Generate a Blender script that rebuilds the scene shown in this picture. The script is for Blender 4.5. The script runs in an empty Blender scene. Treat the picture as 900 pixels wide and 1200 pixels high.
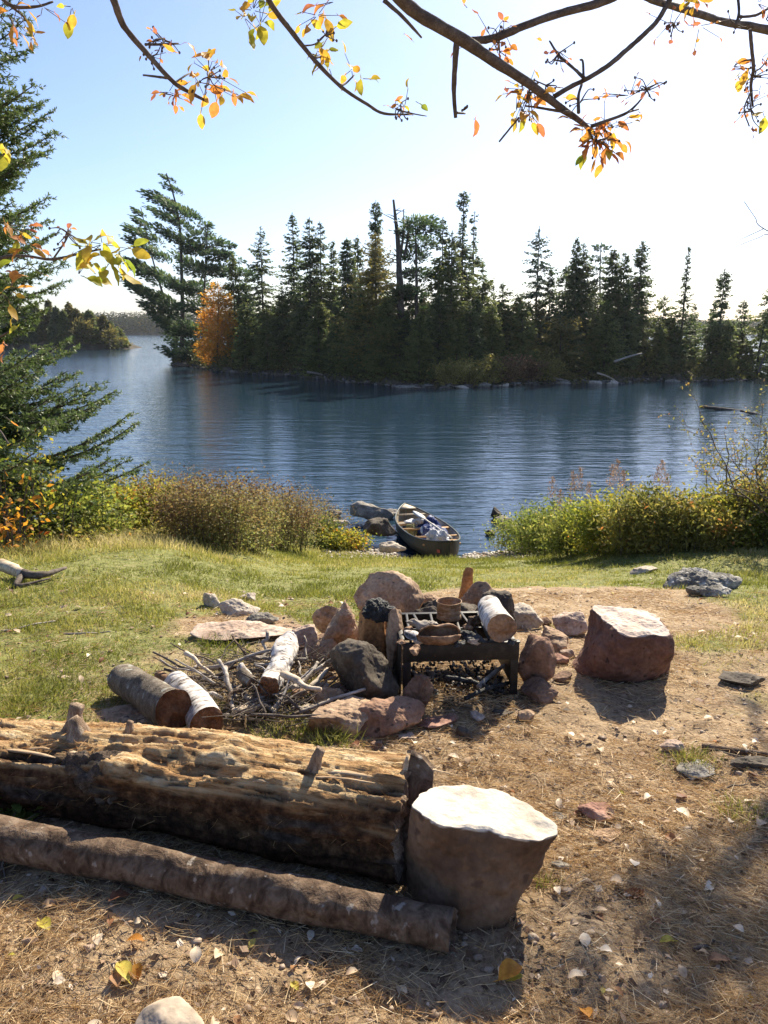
import bpy, math, random
import numpy as np
from mathutils import Vector, Matrix, Quaternion
R = math.radians
rng = np.random.default_rng(7)
random.seed(7)
SC = bpy.context.scene
COL = SC.collection

# ------------------------------------------------------------------ camera model (photo pixels 900 x 1200)
F_PX = 28.0 / 36.0 * 1200.0
PITCH = R(12.97)
CP, SP = math.cos(PITCH), math.sin(PITCH)
EYE = np.array([0.0, 0.0, 1.6])
def ray(u, v):
    a, b = (u - 450) / F_PX, (600 - v) / F_PX
    return np.array([a, CP + b * SP, -SP + b * CP])
def P(u, v, Y):
    r = ray(u, v); return EYE + r * (Y / r[1])

# ------------------------------------------------------------------ noise
def _h(ix, iy, iz, s):
    with np.errstate(over='ignore'):
        h = (ix.astype(np.uint32) * np.uint32(374761393) + iy.astype(np.uint32) * np.uint32(668265263)
             + iz.astype(np.uint32) * np.uint32(2246822519) + np.uint32((s * 3266489917) & 0xffffffff))
        h = (h ^ (h >> np.uint32(13))) * np.uint32(1274126177)
        h = (h ^ (h >> np.uint32(16))) * np.uint32(2654435761)
        h = h ^ (h >> np.uint32(15))
    return h.astype(np.float64) / 2147483648.0 - 1.0
def vnoise(p, s=0):
    p = np.asarray(p, float); i = np.floor(p).astype(np.int64); f = p - i; f = f * f * f * (f * (f * 6 - 15) + 10)
    o = 0
    for dx in (0, 1):
        wx = f[:, 0] if dx else 1 - f[:, 0]
        for dy in (0, 1):
            wy = f[:, 1] if dy else 1 - f[:, 1]
            for dz in (0, 1):
                wz = f[:, 2] if dz else 1 - f[:, 2]
                o = o + wx * wy * wz * _h(i[:, 0] + dx, i[:, 1] + dy, i[:, 2] + dz, s)
    return o
def fbm(p, octs=4, s=0, gain=.5):
    p = np.asarray(p, float); o = 0; a = 1.0
    for k in range(octs):
        o = o + a * vnoise(p * (2.03 ** k) + 17.3 * k, s + k); a *= gain
    return o
def sstep(a, b, x):
    t = np.clip((np.asarray(x, float) - a) / (b - a), 0, 1); return t * t * (3 - 2 * t)

# ------------------------------------------------------------------ terrain
WATER = -2.2
_py = np.array([-60, -5, 0, 3.3, 4.5, 6, 8, 10, 11.5, 12.6, 13.5, 15, 20, 35, 5000.])
_pz = np.array([1.0, .12, 0, 0, -.11, -.40, -.85, -1.35, -1.80, -2.02, -2.2, -2.55, -3.4, -5.5, -7.])
_ty = np.linspace(-60, 60, 4001)
_tz = np.interp(_ty, _py, _pz); _k = np.ones(41) / 41; _tz[20:-20] = np.convolve(_tz, _k, 'valid')
def hgt(x, y):
    x = np.asarray(x, float); y = np.asarray(y, float)
    sh = 1.3 * sstep(-.7, -2.3, x) + 1.1 * sstep(1.9, 3.2, x) * sstep(5, 9, y) + .3 * sstep(-5, -9, x) + 1.5 * sstep(6, 12, x)
    sh = sh * sstep(2.5, 8, y)
    z = np.interp(y - sh, _ty, _tz, right=-7.0)
    sh2 = np.stack([x.ravel(), y.ravel(), np.zeros(x.size)], 1)
    near = np.exp(-np.maximum(y - 14, 0) / 10)
    n = .030 * fbm(sh2 * .9, 3, 11) + .010 * fbm(sh2 * 5, 3, 23)
    z = z - .20 * np.exp(-((x - .85) / .55) ** 2) * sstep(10.9, 11.8, y) * sstep(15.5, 13.5, y)
    return z + n.reshape(x.shape) * near
def G(u, v):
    r = ray(u, v); s = np.concatenate([np.linspace(.8, 20, 6000), np.linspace(20, 200, 4000)])
    p = EYE[None] + r[None] * s[:, None]
    z = hgt(p[:, 0], p[:, 1])
    k = np.argmax(p[:, 2] < z)
    return p[k]
def gz(x, y): return float(hgt(np.array([x]), np.array([y]))[0])
def grassmask(x, y):
    x = np.asarray(x, float); y = np.asarray(y, float)
    d1 = np.sqrt(((x - .95) / 2.35) ** 2 + ((y - 1.7) / 2.65) ** 2)
    d2 = np.sqrt(((x - 1.15) / 1.0) ** 2 + ((y - 5.0) / 1.15) ** 2) * sstep(8, 5, y) + 3 * sstep(5.5, 8, y)
    d4 = np.sqrt(((x + .9) / .5) ** 2 + ((y - 4.4) / .35) ** 2)
    d3 = np.where(y < 2.6, .5 + .0 * x, 9.0)
    q = np.stack([x.ravel() , y.ravel(), 0 * x.ravel()], 1)
    n = fbm(q * 1.3, 3, 5).reshape(x.shape) * .22 + fbm(q * 6, 2, 9).reshape(x.shape) * .1
    d = np.minimum(np.minimum(d1, d2), np.minimum(d3, d4 + .25))
    beach = sstep(-.4, .1, x) * sstep(2.6, 1.9, x) * sstep(11.2, 11.9, y)
    sh = sstep(-2.0, -2.12, hgt(x, y))
    return sstep(.85, 1.2, d + n) * (1 - beach) * (1 - sh)

# ------------------------------------------------------------------ materials
def _new(name):
    m = bpy.data.materials.new(name); m.use_nodes = True
    nt = m.node_tree; nt.nodes.clear(); return m, nt
def N(nt, t, **kw):
    n = nt.nodes.new(t)
    for k, v in kw.items():
        if k.startswith('i_'): n.inputs[k[2:].replace('_', ' ')].default_value = v
        else: setattr(n, k, v)
    return n
def ramp(nt, cols, pos=None):
    n = nt.nodes.new('ShaderNodeValToRGB'); e = n.color_ramp.elements
    k = len(cols); pos = pos or [i / (k - 1) for i in range(k)]
    while len(e) < k: e.new(.5)
    for i in range(k): e[i].position = pos[i]; e[i].color = (*cols[i], 1)
    return n
def M(name, cols, scale=6, rough=.85, bump=.4, bdist=.01, stretch=(1, 1, 1), detail=8, spec=.3, metallic=0, pos=None,
      fine=8, lo=.3, hi=.7, distort=0.0, speck=None, mottle=None, sun_top=None):
    m, nt = _new(name); L = nt.links.new
    tc = N(nt, 'ShaderNodeTexCoord'); mp = N(nt, 'ShaderNodeMapping'); mp.inputs['Scale'].default_value = stretch
    L(tc.outputs['Object'], mp.inputs['Vector'])
    n1 = N(nt, 'ShaderNodeTexNoise'); n1.inputs['Scale'].default_value = scale; n1.inputs['Detail'].default_value = detail
    n1.inputs['Roughness'].default_value = .62; n1.inputs['Distortion'].default_value = distort
    L(mp.outputs[0], n1.inputs['Vector'])
    mr = N(nt, 'ShaderNodeMapRange'); mr.inputs[1].default_value = lo; mr.inputs[2].default_value = hi
    L(n1.outputs['Fac'], mr.inputs[0])
    rp = ramp(nt, cols, pos); L(mr.outputs[0], rp.inputs[0]); colout = rp.outputs[0]
    n2 = N(nt, 'ShaderNodeTexNoise'); n2.inputs['Scale'].default_value = scale * fine; n2.inputs['Detail'].default_value = 6
    L(mp.outputs[0], n2.inputs['Vector'])
    mx = N(nt, 'ShaderNodeMixRGB', blend_type='OVERLAY'); mx.inputs[0].default_value = .55
    L(colout, mx.inputs[1]); L(n2.outputs['Fac'], mx.inputs[2]); colout = mx.outputs[0]
    if speck:   # (colour, scale, threshold)
        n3 = N(nt, 'ShaderNodeTexNoise'); n3.inputs['Scale'].default_value = speck[1]; n3.inputs['Detail'].default_value = 3
        L(mp.outputs[0], n3.inputs['Vector'])
        m3 = N(nt, 'ShaderNodeMapRange'); m3.inputs[1].default_value = speck[2]; m3.inputs[2].default_value = speck[2] + .06
        L(n3.outputs['Fac'], m3.inputs[0])
        x3 = N(nt, 'ShaderNodeMixRGB'); L(m3.outputs[0], x3.inputs[0]); L(colout, x3.inputs[1]); x3.inputs[2].default_value = (*speck[0], 1)
        colout = x3.outputs[0]
    if sun_top:    # painted sun glare: paler colour where the attribute v is 1
        a4 = N(nt, 'ShaderNodeAttribute', attribute_name='v'); r4 = ramp(nt, sun_top); L(mr.outputs[0], r4.inputs[0]); x4 = N(nt, 'ShaderNodeMixRGB'); L(a4.outputs['Fac'], x4.inputs[0]); L(colout, x4.inputs[1]); L(r4.outputs[0], x4.inputs[2]); colout = x4.outputs[0]
    b = N(nt, 'ShaderNodeBsdfPrincipled'); b.inputs['Roughness'].default_value = rough
    b.inputs['Specular IOR Level'].default_value = spec; b.inputs['Metallic'].default_value = metallic
    L(colout, b.inputs['Base Color'])
    ad = N(nt, 'ShaderNodeMath', operation='MULTIPLY_ADD'); L(n2.outputs['Fac'], ad.inputs[0]); ad.inputs[1].default_value = .35; L(n1.outputs['Fac'], ad.inputs[2])
    bp = N(nt, 'ShaderNodeBump'); bp.inputs['Strength'].default_value = bump; bp.inputs['Distance'].default_value = bdist
    L(ad.outputs[0], bp.inputs['Height']); L(bp.outputs[0], b.inputs['Normal'])
    o = N(nt, 'ShaderNodeOutputMaterial'); L(b.outputs[0], o.inputs[0]); return m
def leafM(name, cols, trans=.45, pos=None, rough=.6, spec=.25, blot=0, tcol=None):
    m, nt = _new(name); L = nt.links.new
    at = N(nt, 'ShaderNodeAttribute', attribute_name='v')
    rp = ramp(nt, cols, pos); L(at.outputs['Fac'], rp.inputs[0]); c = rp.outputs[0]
    if blot:
        tc = N(nt, 'ShaderNodeTexCoord'); n1 = N(nt, 'ShaderNodeTexNoise'); n1.inputs['Scale'].default_value = blot; n1.inputs['Detail'].default_value = 4
        L(tc.outputs['Object'], n1.inputs['Vector'])
        mx = N(nt, 'ShaderNodeMixRGB', blend_type='OVERLAY'); mx.inputs[0].default_value = .7; L(c, mx.inputs[1]); L(n1.outputs['Fac'], mx.inputs[2]); c = mx.outputs[0]
    b = N(nt, 'ShaderNodeBsdfPrincipled'); b.inputs['Roughness'].default_value = rough; b.inputs['Specular IOR Level'].default_value = spec
    L(c, b.inputs['Base Color'])
    t = N(nt, 'ShaderNodeBsdfTranslucent')
    hs = N(nt, 'ShaderNodeHueSaturation'); hs.inputs['Saturation'].default_value = 1.05; hs.inputs['Value'].default_value = 1.28; L(c, hs.inputs['Color']); L(hs.outputs[0], t.inputs[0])
    s = N(nt, 'ShaderNodeMixShader'); s.inputs[0].default_value = trans; L(b.outputs[0], s.inputs[1]); L(t.outputs[0], s.inputs[2])
    o = N(nt, 'ShaderNodeOutputMaterial'); L(s.outputs[0], o.inputs[0]); return m

MT = {}
MT['red_rock'] = M('red_rock', [(.12, .055, .038), (.23, .115, .08), (.33, .185, .135), (.44, .30, .23)], 7, .9, .6, .02, fine=7, speck=((.08, .05, .045), 22, .66))
MT['red_rock_dark'] = M('red_rock_dark', [(.10, .058, .038), (.19, .115, .075), (.27, .175, .12)], 9, .9, .5, .012, speck=((.07, .05, .04), 30, .66))
MT['tan_rock'] = M('tan_rock', [(.19, .115, .068), (.35, .235, .15), (.48, .36, .25)], 8, .9, .6, .012, speck=((.13, .09, .07), 26, .64))
MT['pink_rock'] = M('pink_rock', [(.24, .155, .11), (.42, .31, .235), (.55, .45, .36)], 8, .9, .5, .012, speck=((.18, .12, .10), 26, .64))
MT['grey_rock'] = M('grey_rock', [(.11, .095, .075), (.22, .195, .16), (.36, .33, .28)], 8, .9, .6, .012, speck=((.40, .41, .36), 18, .66))
MT['dark_rock'] = M('dark_rock', [(.04, .03, .022), (.085, .066, .048), (.15, .12, .088)], 7, .85, .6, .012, speck=((.2, .17, .13), 25, .68))
MT['pale_rock'] = M('pale_rock', [(.27, .215, .165), (.44, .37, .29), (.58, .51, .42)], 8, .9, .5, .012, speck=((.2, .18, .15), 24, .64))
MT['orange_rock'] = M('orange_rock', [(.20, .09, .035), (.36, .17, .065), (.45, .25, .11)], 8, .85, .5, .01, speck=((.09, .05, .03), 25, .62))
MT['lichen_rock'] = M('lichen_rock', [(.08, .075, .065), (.2, .185, .16), (.48, .46, .42)], 9, .92, .9, .03, speck=((.55, .54, .50), 14, .6))
MT['charcoal'] = M('charcoal', [(.006, .006, .006), (.02, .02, .02), (.10, .10, .10)], 18, .7, 1, .02, spec=.5)
MT['iron'] = M('iron', [(.008, .007, .007), (.018, .016, .015), (.045, .035, .03)], 25, .55, .35, .003, metallic=.35, spec=.5, speck=((.11, .06, .035), 30, .68))
MT['rust_can'] = M('rust_can', [(.20, .09, .045), (.34, .20, .10), (.42, .33, .22)], 14, .65, .35, .003, metallic=.2, spec=.5)
MT['birch'] = M('birch', [(.05, .04, .035), (.34, .29, .25), (.56, .52, .48), (.68, .65, .62)], 9, .8, .8, .006, stretch=(5, 1.4, 1.4), pos=[0, .25, .5, 1], fine=2.2, speck=((.05, .04, .035), 13, .60))
MT['grey_bark'] = M('grey_bark', [(.06, .048, .036), (.15, .12, .09), (.27, .23, .175)], 18, .92, .9, .012, stretch=(1.6, 1, 1), speck=((.34, .34, .29), 22, .62))
MT['brown_bark'] = M('brown_bark', [(.026, .015, .009), (.075, .045, .027), (.15, .10, .065), (.20, .15, .11)], 16, .92, 1, .014, stretch=(1.3, 1, 1), fine=4, distort=.6, speck=((.27, .23, .19), 26, .64))
MT['twig_bark'] = M('twig_bark', [(.05, .038, .03), (.11, .085, .068), (.18, .15, .125)], 30, .85, .5, .003)
MT['trunk_bark'] = M('trunk_bark', [(.035, .028, .024), (.08, .065, .055), (.15, .13, .11)], 6, .92, .6, .02, stretch=(1, 1, .4))
MT['dead_wood'] = M('dead_wood', [(.16, .13, .105), (.33, .285, .24), (.50, .45, .40)], 10, .85, .6, .006, stretch=(.35, 3, 3))
MT['pale_wood'] = M('pale_wood', [(.30, .22, .145), (.50, .40, .29), (.64, .55, .43)], 9, .8, .6, .005, stretch=(.25, 3, 3), fine=5)
MT['rot_wood'] = M('rot_wood', [(.07, .028, .013), (.19, .085, .04), (.33, .17, .09)], 14, .92, 1.0, .03, fine=6)
MT['cut_wood'] = M('cut_wood', [(.44, .36, .27), (.60, .53, .43), (.68, .62, .53)], 10, .75, .4, .006, stretch=(1, 4, 1), fine=5, speck=((.36, .26, .17), 30, .72))
MT['bark_under'] = M('bark_under', [(.10, .05, .025), (.26, .15, .085), (.4, .27, .17)], 8, .8, .4, .005)
MT['knot_wood'] = M('knot_wood', [(.09, .055, .035), (.26, .18, .12), (.48, .39, .29)], 14, .9, 1, .012, stretch=(3, 3, .6))
MT['splinter_wood'] = M('splinter_wood', [(.18, .10, .05), (.42, .29, .17), (.60, .48, .33)], 12, .85, .6, .004, stretch=(.3, 3, 3))
MT['smooth_stone'] = M('smooth_stone', [(.30, .235, .17), (.42, .34, .26), (.50, .42, .33)], 5, .85, .25, .006, fine=6)
MT['boulder_red'] = M('boulder_red', [(.075, .036, .026), (.15, .075, .052), (.22, .12, .085)], 9, .9, .9, .02, fine=6, speck=((.05, .03, .025), 22, .66), sun_top=[(.42, .30, .235), (.58, .47, .39), (.68, .58, .50)])  # boulder tops pale and sides dark: sun and shade put into the colour
MT['boulder_tan'] = M('boulder_tan', [(.075, .040, .022), (.15, .088, .050), (.24, .155, .095)], 6, .9, .8, .014, fine=7, speck=((.10, .06, .04), 11, .64), sun_top=[(.40, .32, .23), (.66, .58, .47), (.76, .70, .60)])
# ------------------------------------------------------------------ mesh helpers
def to_obj(name, V, faces, mats, parent=None, loc=None, v=None, smooth=False, midx=None, rotq=None, attrs=None, local=False):
    """V in world coordinates; faces: list of (n,k) index arrays; loc = origin"""
    V = np.asarray(V, np.float64).reshape(-1, 3)
    loc = np.array(loc if loc is not None else (parent.location if parent is not None else V.mean(0)), float)
    pl = np.array(parent.location) if parent is not None else np.zeros(3)
    if parent is not None: loc = pl
    Vl = V if local else V - loc
    me = bpy.data.meshes.new(name)
    fs = [np.asarray(f, np.int32) for f in faces if len(f)]
    nl = sum(f.size for f in fs); nf = sum(len(f) for f in fs)
    me.vertices.add(len(Vl)); me.vertices.foreach_set('co', Vl.astype(np.float32).ravel())
    me.loops.add(nl); me.polygons.add(nf)
    me.loops.foreach_set('vertex_index', np.concatenate([f.ravel() for f in fs]))
    tot = np.concatenate([np.full(len(f), f.shape[1], np.int32) for f in fs])
    st = np.concatenate([[0], np.cumsum(tot)[:-1]]).astype(np.int32)
    me.polygons.foreach_set('loop_start', st)
    try: me.polygons.foreach_set('loop_total', tot)
    except Exception: pass
    if smooth: me.polygons.foreach_set('use_smooth', np.ones(nf, bool))
    if v is not None:
        a = me.attributes.new('v', 'FLOAT', 'POINT'); a.data.foreach_set('value', np.asarray(v, np.float32))
    for k, val in (attrs or {}).items():
        a = me.attributes.new(k, 'FLOAT', 'POINT'); a.data.foreach_set('value', np.asarray(val, np.float32))
    me.update(calc_edges=True); me.validate()
    for m in (mats if isinstance(mats, (list, tuple)) else [mats]): me.materials.append(m)
    if midx is not None: me.polygons.foreach_set('material_index', np.asarray(midx, np.int32))
    o = bpy.data.objects.new(name, me); COL.objects.link(o)
    if parent is not None: o.parent = parent; o.location = (0, 0, 0)
    else: o.location = loc
    return o
def tag(o, label=None, cat=None, group=None, kind=None):
    if label: o['label'] = label
    if cat: o['category'] = cat
    if group: o['group'] = group
    if kind: o['kind'] = kind
    return o
def thing(name, label, cat, loc, group=None):
    o = bpy.data.objects.new(name, None); COL.objects.link(o); o.location = tuple(float(c) for c in loc)
    o.empty_display_size = .1
    return tag(o, label, cat, group)
class MB:
    def __init__(s): s.V = []; s.F = {}; s.n = 0; s.v = []; s.mi = {}
    def add(s, V, faces, v=0.5, mi=0):
        V = np.asarray(V, float).reshape(-1, 3)
        s.V.append(V); s.v.append(np.broadcast_to(np.asarray(v, float), (len(V),)).copy() if np.ndim(v) == 0 else np.asarray(v, float))
        for f in faces:
            f = np.asarray(f, np.int64)
            if len(f) == 0: continue
            k = f.shape[1]; s.F.setdefault(k, []).append(f + s.n); s.mi.setdefault(k, []).append(np.full(len(f), mi))
        s.n += len(V); return s
    def build(s, name, mats, parent=None, loc=None, smooth=False, **kw):
        ks = sorted(s.F); F = [np.concatenate(s.F[k]) for k in ks]; mi = np.concatenate([np.concatenate(s.mi[k]) for k in ks])
        return to_obj(name, np.concatenate(s.V), F, mats, parent, loc, v=np.concatenate(s.v), smooth=smooth, midx=mi if isinstance(mats, (list, tuple)) else None, **kw)
def norm(a): a = np.asarray(a, float); return a / np.maximum(np.linalg.norm(a, axis=-1, keepdims=True), 1e-9)
def cards(B, D, L, W, roll=None, v=None, up=(0, 0, 1), bend=0.0):
    """diamond leaf quads: base, side, tip, side"""
    B = np.asarray(B, float); n = len(B); D = norm(D); L = np.broadcast_to(L, (n,)); W = np.broadcast_to(W, (n,))
    S = norm(np.cross(D, np.broadcast_to(np.asarray(up, float), (n, 3))) + 1e-6); U = np.cross(S, D)
    if roll is not None: S = S * np.cos(roll)[:, None] + U * np.sin(roll)[:, None]; U = np.cross(S, D)
    mid = B + D * (L * .45)[:, None]
    tip = B + D * L[:, None] - U * (L * bend)[:, None]
    V = np.stack([B, mid + S * (W / 2)[:, None], tip, mid - S * (W / 2)[:, None]], 1).reshape(-1, 3)
    Fq = np.arange(4 * n).reshape(n, 4)
    vv = np.repeat(v if v is not None else rng.random(n), 4)
    return V, [Fq], vv
def blades(B, D, L, W, v=None, bend=.25):
    """thin triangles along D"""
    n = len(B); D = norm(D); L = np.broadcast_to(L, (n,)); W = np.broadcast_to(W, (n,))
    a = rng.random(n) * 2 * np.pi; S = norm(np.cross(D, np.stack([np.cos(a), np.sin(a), .3 * np.sin(3 * a)], 1)))
    m = B + D * (L * .55)[:, None]; t = B + D * L[:, None] + np.cross(S, D) * (L * bend)[:, None]
    V = np.stack([B - S * (W / 2)[:, None], B + S * (W / 2)[:, None], m + S * (W * .35)[:, None], m - S * (W * .35)[:, None], t], 1).reshape(-1, 3)
    i = np.arange(n) * 5
    return V, [np.stack([i, i + 1, i + 2, i + 3], 1), np.stack([i + 3, i + 2, i + 4], 1)], np.repeat(v if v is not None else rng.random(n), 5)
def tube(pts, rad, n=8, cap=True, jit=0.0, s=0, flat=1.0):
    pts = np.asarray(pts, float); m = len(pts); rad = np.broadcast_to(rad, (m,)).astype(float)
    T = norm(np.gradient(pts, axis=0)); ref = np.array([0, 0, 1.]) if abs(T[0, 2]) < .9 else np.array([1., 0, 0])
    A = norm(np.cross(T, ref)); Bn = np.cross(A, T)
    th = np.linspace(0, 2 * np.pi, n, endpoint=False)
    ring = A[:, None] * np.cos(th)[None, :, None] + Bn[:, None] * (np.sin(th) * flat)[None, :, None]
    r = rad[:, None] * np.ones(n)[None]
    if jit:
        q = (pts[:, None] + ring * rad[:, None, None]).reshape(-1, 3)
        r = r * (1 + jit * fbm(q / max(rad.max(), 1e-4) * .9, 3, s)).reshape(m, n)
    V = (pts[:, None] + ring * r[:, :, None]).reshape(-1, 3)
    i, j = np.meshgrid(np.arange(m - 1), np.arange(n), indexing='ij'); j2 = (j + 1) % n
    Fq = np.stack([i * n + j, i * n + j2, (i + 1) * n + j2, (i + 1) * n + j], -1).reshape(-1, 4)
    faces = [Fq]
    if cap:
        V = np.concatenate([V, pts[:1], pts[-1:]]); c0, c1 = m * n, m * n + 1; jj = np.arange(n)
        faces.append(np.concatenate([np.stack([np.full(n, c0), (jj + 1) % n, jj], 1), np.stack([np.full(n, c1), (m - 1) * n + jj, (m - 1) * n + (jj + 1) % n], 1)]))
    return V, faces
def smooth_path(pts, k=6):
    pts = np.asarray(pts, float); n = len(pts)
    if n < 3: t = np.linspace(0, 1, k + 1)[:, None]; return pts[0] * (1 - t) + pts[-1] * t
    out = []
    ext = np.vstack([2 * pts[0] - pts[1], pts, 2 * pts[-1] - pts[-2]])
    for i in range(n - 1):
        p0, p1, p2, p3 = ext[i:i + 4]
        for t in np.linspace(0, 1, k, endpoint=False):
            out.append(.5 * ((2 * p1) + (-p0 + p2) * t + (2 * p0 - 5 * p1 + 4 * p2 - p3) * t * t + (-p0 + 3 * p1 - 3 * p2 + p3) * t ** 3))
    out.append(pts[-1]); return np.array(out)
def box(c, sz, rot=None):
    c = np.asarray(c, float); h = np.asarray(sz, float) / 2
    V = np.array([[x, y, z] for x in (-1, 1) for y in (-1, 1) for z in (-1, 1)], float) * h
    if rot is not None: V = V @ np.array(rot).T
    return V + c, [np.array([[0, 1, 3, 2], [4, 6, 7, 5], [0, 4, 5, 1], [2, 3, 7, 6], [0, 2, 6, 4], [1, 5, 7, 3]])]
def rz(a): c, s = math.cos(a), math.sin(a); return np.array([[c, -s, 0], [s, c, 0], [0, 0, 1.]])
def rx(a): c, s = math.cos(a), math.sin(a); return np.array([[1, 0, 0], [0, c, -s], [0, s, c.real]])
def ry(a): c, s = math.cos(a), math.sin(a); return np.array([[c, 0, s], [0, 1, 0], [-s, 0, c]])
_ico = {}
def ico(k):
    if k not in _ico:
        t = (1 + 5 ** .5) / 2
        V = norm(np.array([[-1, t, 0], [1, t, 0], [-1, -t, 0], [1, -t, 0], [0, -1, t], [0, 1, t], [0, -1, -t], [0, 1, -t], [t, 0, -1], [t, 0, 1], [-t, 0, -1], [-t, 0, 1]], float))
        F = np.array([[0, 11, 5], [0, 5, 1], [0, 1, 7], [0, 7, 10], [0, 10, 11], [1, 5, 9], [5, 11, 4], [11, 10, 2], [10, 7, 6], [7, 1, 8], [3, 9, 4], [3, 4, 2], [3, 2, 6], [3, 6, 8], [3, 8, 9], [4, 9, 5], [2, 4, 11], [6, 2, 10], [8, 6, 7], [9, 8, 1]])
        for _ in range(k):
            E = np.sort(np.concatenate([F[:, [0, 1]], F[:, [1, 2]], F[:, [2, 0]]]), 1)
            U, inv = np.unique(E, axis=0, return_inverse=True); inv = inv.ravel()
            Mv = norm(V[U].mean(1)); n = len(V); V = np.concatenate([V, Mv]); m = len(F)
            a, b, c = inv[:m] + n, inv[m:2 * m] + n, inv[2 * m:] + n
            F = np.concatenate([np.stack([F[:, 0], a, c], 1), np.stack([F[:, 1], b, a], 1), np.stack([F[:, 2], c, b], 1), np.stack([a, b, c], 1)])
        _ico[k] = (V, F)
    return _ico[k]
def rock_shape(size, seed, sub=4, planes=14, rough=.05, extra=None, soft=10, minr=.62):
    V, F = ico(sub); r = np.random.default_rng(seed)
    nrm = norm(r.normal(size=(planes, 3))); d = r.uniform(minr, 1.0, planes)
    if extra is not None:
        e = np.array(extra, float); nrm = np.vstack([norm(e[:, :3]), nrm]); d = np.concatenate([e[:, 3], d])
    # soft minimum over the cutting planes
    dn = V @ nrm.T; q = np.where(dn > .08, d[None] / np.maximum(dn, .08), 12.0)
    q = np.minimum(q, 12); k = soft; rad = -np.log(np.exp(-k * q).sum(1)) / k
    rad = np.clip(rad, .3, 1.35)
    X = V * rad[:, None]
    X = X * np.asarray(size, float) / 2
    s = float(np.mean(size)); Q = X / s
    X = X + V * (s * rough * (fbm(Q * 3.1 + seed, 5, seed, .55)))[:, None]
    return X, F

def ring_resample(pts, n, round_=2):
    pts = np.asarray(pts, float); c = pts.mean(0)
    for _ in range(round_):      # corner cutting
        nx_ = np.roll(pts, -1, 0); pts = np.stack([pts * .8 + nx_ * .2, pts * .2 + nx_ * .8], 1).reshape(-1, pts.shape[1])
    a = np.unwrap(np.arctan2(pts[:, 1] - c[1], pts[:, 0] - c[0]))
    if a[-1] < a[0]: pts = pts[::-1]
    a = np.arctan2(pts[:, 1] - c[1], pts[:, 0] - c[0]); o = np.argsort(a); a, pts = a[o], pts[o]
    a = np.concatenate([a - 2 * np.pi, a, a + 2 * np.pi]); pts = np.vstack([pts, pts, pts])
    th = np.linspace(-np.pi, np.pi, n, endpoint=False); return np.stack([np.interp(th, a, pts[:, k]) for k in range(pts.shape[1])], 1)
def loft_boulder(name, top, base, mat, label, cat, seed, bulge=.04, rough=.012, n=200, m=70, toprough=.005, chip=.006, gp=.8):
    T_, B_ = ring_resample(top, n), ring_resample(base, n, 3); t = np.linspace(0, 1, m); rows = []
    cT, cB = T_.mean(0), B_.mean(0)
    for f in t:
        g = f ** gp; c = cT * f + cB * (1 - f); rg = T_ * g + B_ * (1 - g); rg[:, 2] = T_[:, 2] * f + B_[:, 2] * (1 - f)
        out = norm((rg - rg.mean(0)) * [1, 1, 0]); rg = rg + out * bulge * math.sin(math.pi * min(f * 1.02, 1)) ** .7
        rn = fbm(rg * 7 + seed, 4, seed) * rough * 1.6 + fbm(rg * 28, 3, seed + 2) * rough * .45; rg = rg + out * rn[:, None]
        if f > .93: rg = rg - out * (chip * sstep(.93, 1, f) * (1 + 1.2 * fbm(rg * 40, 2, seed + 4)))[:, None]
        rows.append(rg)
    top_start = len(rows) - 1; last = rows[-1]; c = last.mean(0); k = 40
    for f in np.linspace(.985, .02, k):
        rg = c + (last - c) * f; zt = np.interp(f, [0, 1], [c[2], 0]) if 0 else rg[:, 2]; rg[:, 2] = zt + toprough * (1.2 * fbm(rg * 16 + seed, 4, seed + 6) + .5) * min(1, (1 - f) * 8); rows.append(rg)
    V = np.vstack(rows + [rows[-1].mean(0)[None]]); M_ = len(rows)
    i, j = np.meshgrid(np.arange(M_ - 1), np.arange(n), indexing='ij'); j2 = (j + 1) % n; jj = np.arange(n)
    wv_ = np.zeros(len(V)); wv_[top_start * n:] = 1.0; k0 = (top_start - 1) * n; wv_[k0:k0 + n] = np.clip(.3 + 1.5 * fbm(V[k0:k0 + n] * 30, 3, seed), 0, 1)  # v picks out the top face for the painted sun glare
    o = to_obj(name, V, [np.stack([i * n + j, i * n + j2, (i + 1) * n + j2, (i + 1) * n + j], -1).reshape(-1, 4), np.stack([(M_ - 1) * n + jj, (M_ - 1) * n + (jj + 1) % n, np.full(n, M_ * n)], 1)], mat, loc=cB, smooth=True, v=wv_)
    return tag(o, label, cat)
# ------------------------------------------------------------------ world, sun, camera
SUN_EL, SUN_AZ = R(38.5), R(25)      # azimuth measured from +Y (view direction) towards +X
w = bpy.data.worlds.new("World"); SC.world = w; w.use_nodes = True
nt = w.node_tree; nt.nodes.clear()
sky = nt.nodes.new('ShaderNodeTexSky'); sky.sky_type = 'NISHITA'; sky.sun_disc = False
sky.sun_elevation = SUN_EL; sky.sun_rotation = SUN_AZ; sky.air_density = 1.0; sky.dust_density = 1.25; sky.ozone_density = 2.2; sky.altitude = 400
bg = nt.nodes.new('ShaderNodeBackground'); bg.inputs[1].default_value = SKY_STRENGTH = .075
wo = nt.nodes.new('ShaderNodeOutputWorld'); tint = nt.nodes.new('ShaderNodeMixRGB'); tint.blend_type = 'MULTIPLY'; tint.inputs[0].default_value = 1; tint.inputs[2].default_value = (.92, .955, 1.12, 1); nt.links.new(sky.outputs[0], tint.inputs[1]); nt.links.new(tint.outputs[0], bg.inputs[0]); nt.links.new(bg.outputs[0], wo.inputs[0])
sd = bpy.data.lights.new('sun', 'SUN'); sd.energy = 5.0; sd.angle = R(.5); sd.color = (1, .90, .71)
so = bpy.data.objects.new('sun', sd); COL.objects.link(so)
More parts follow.
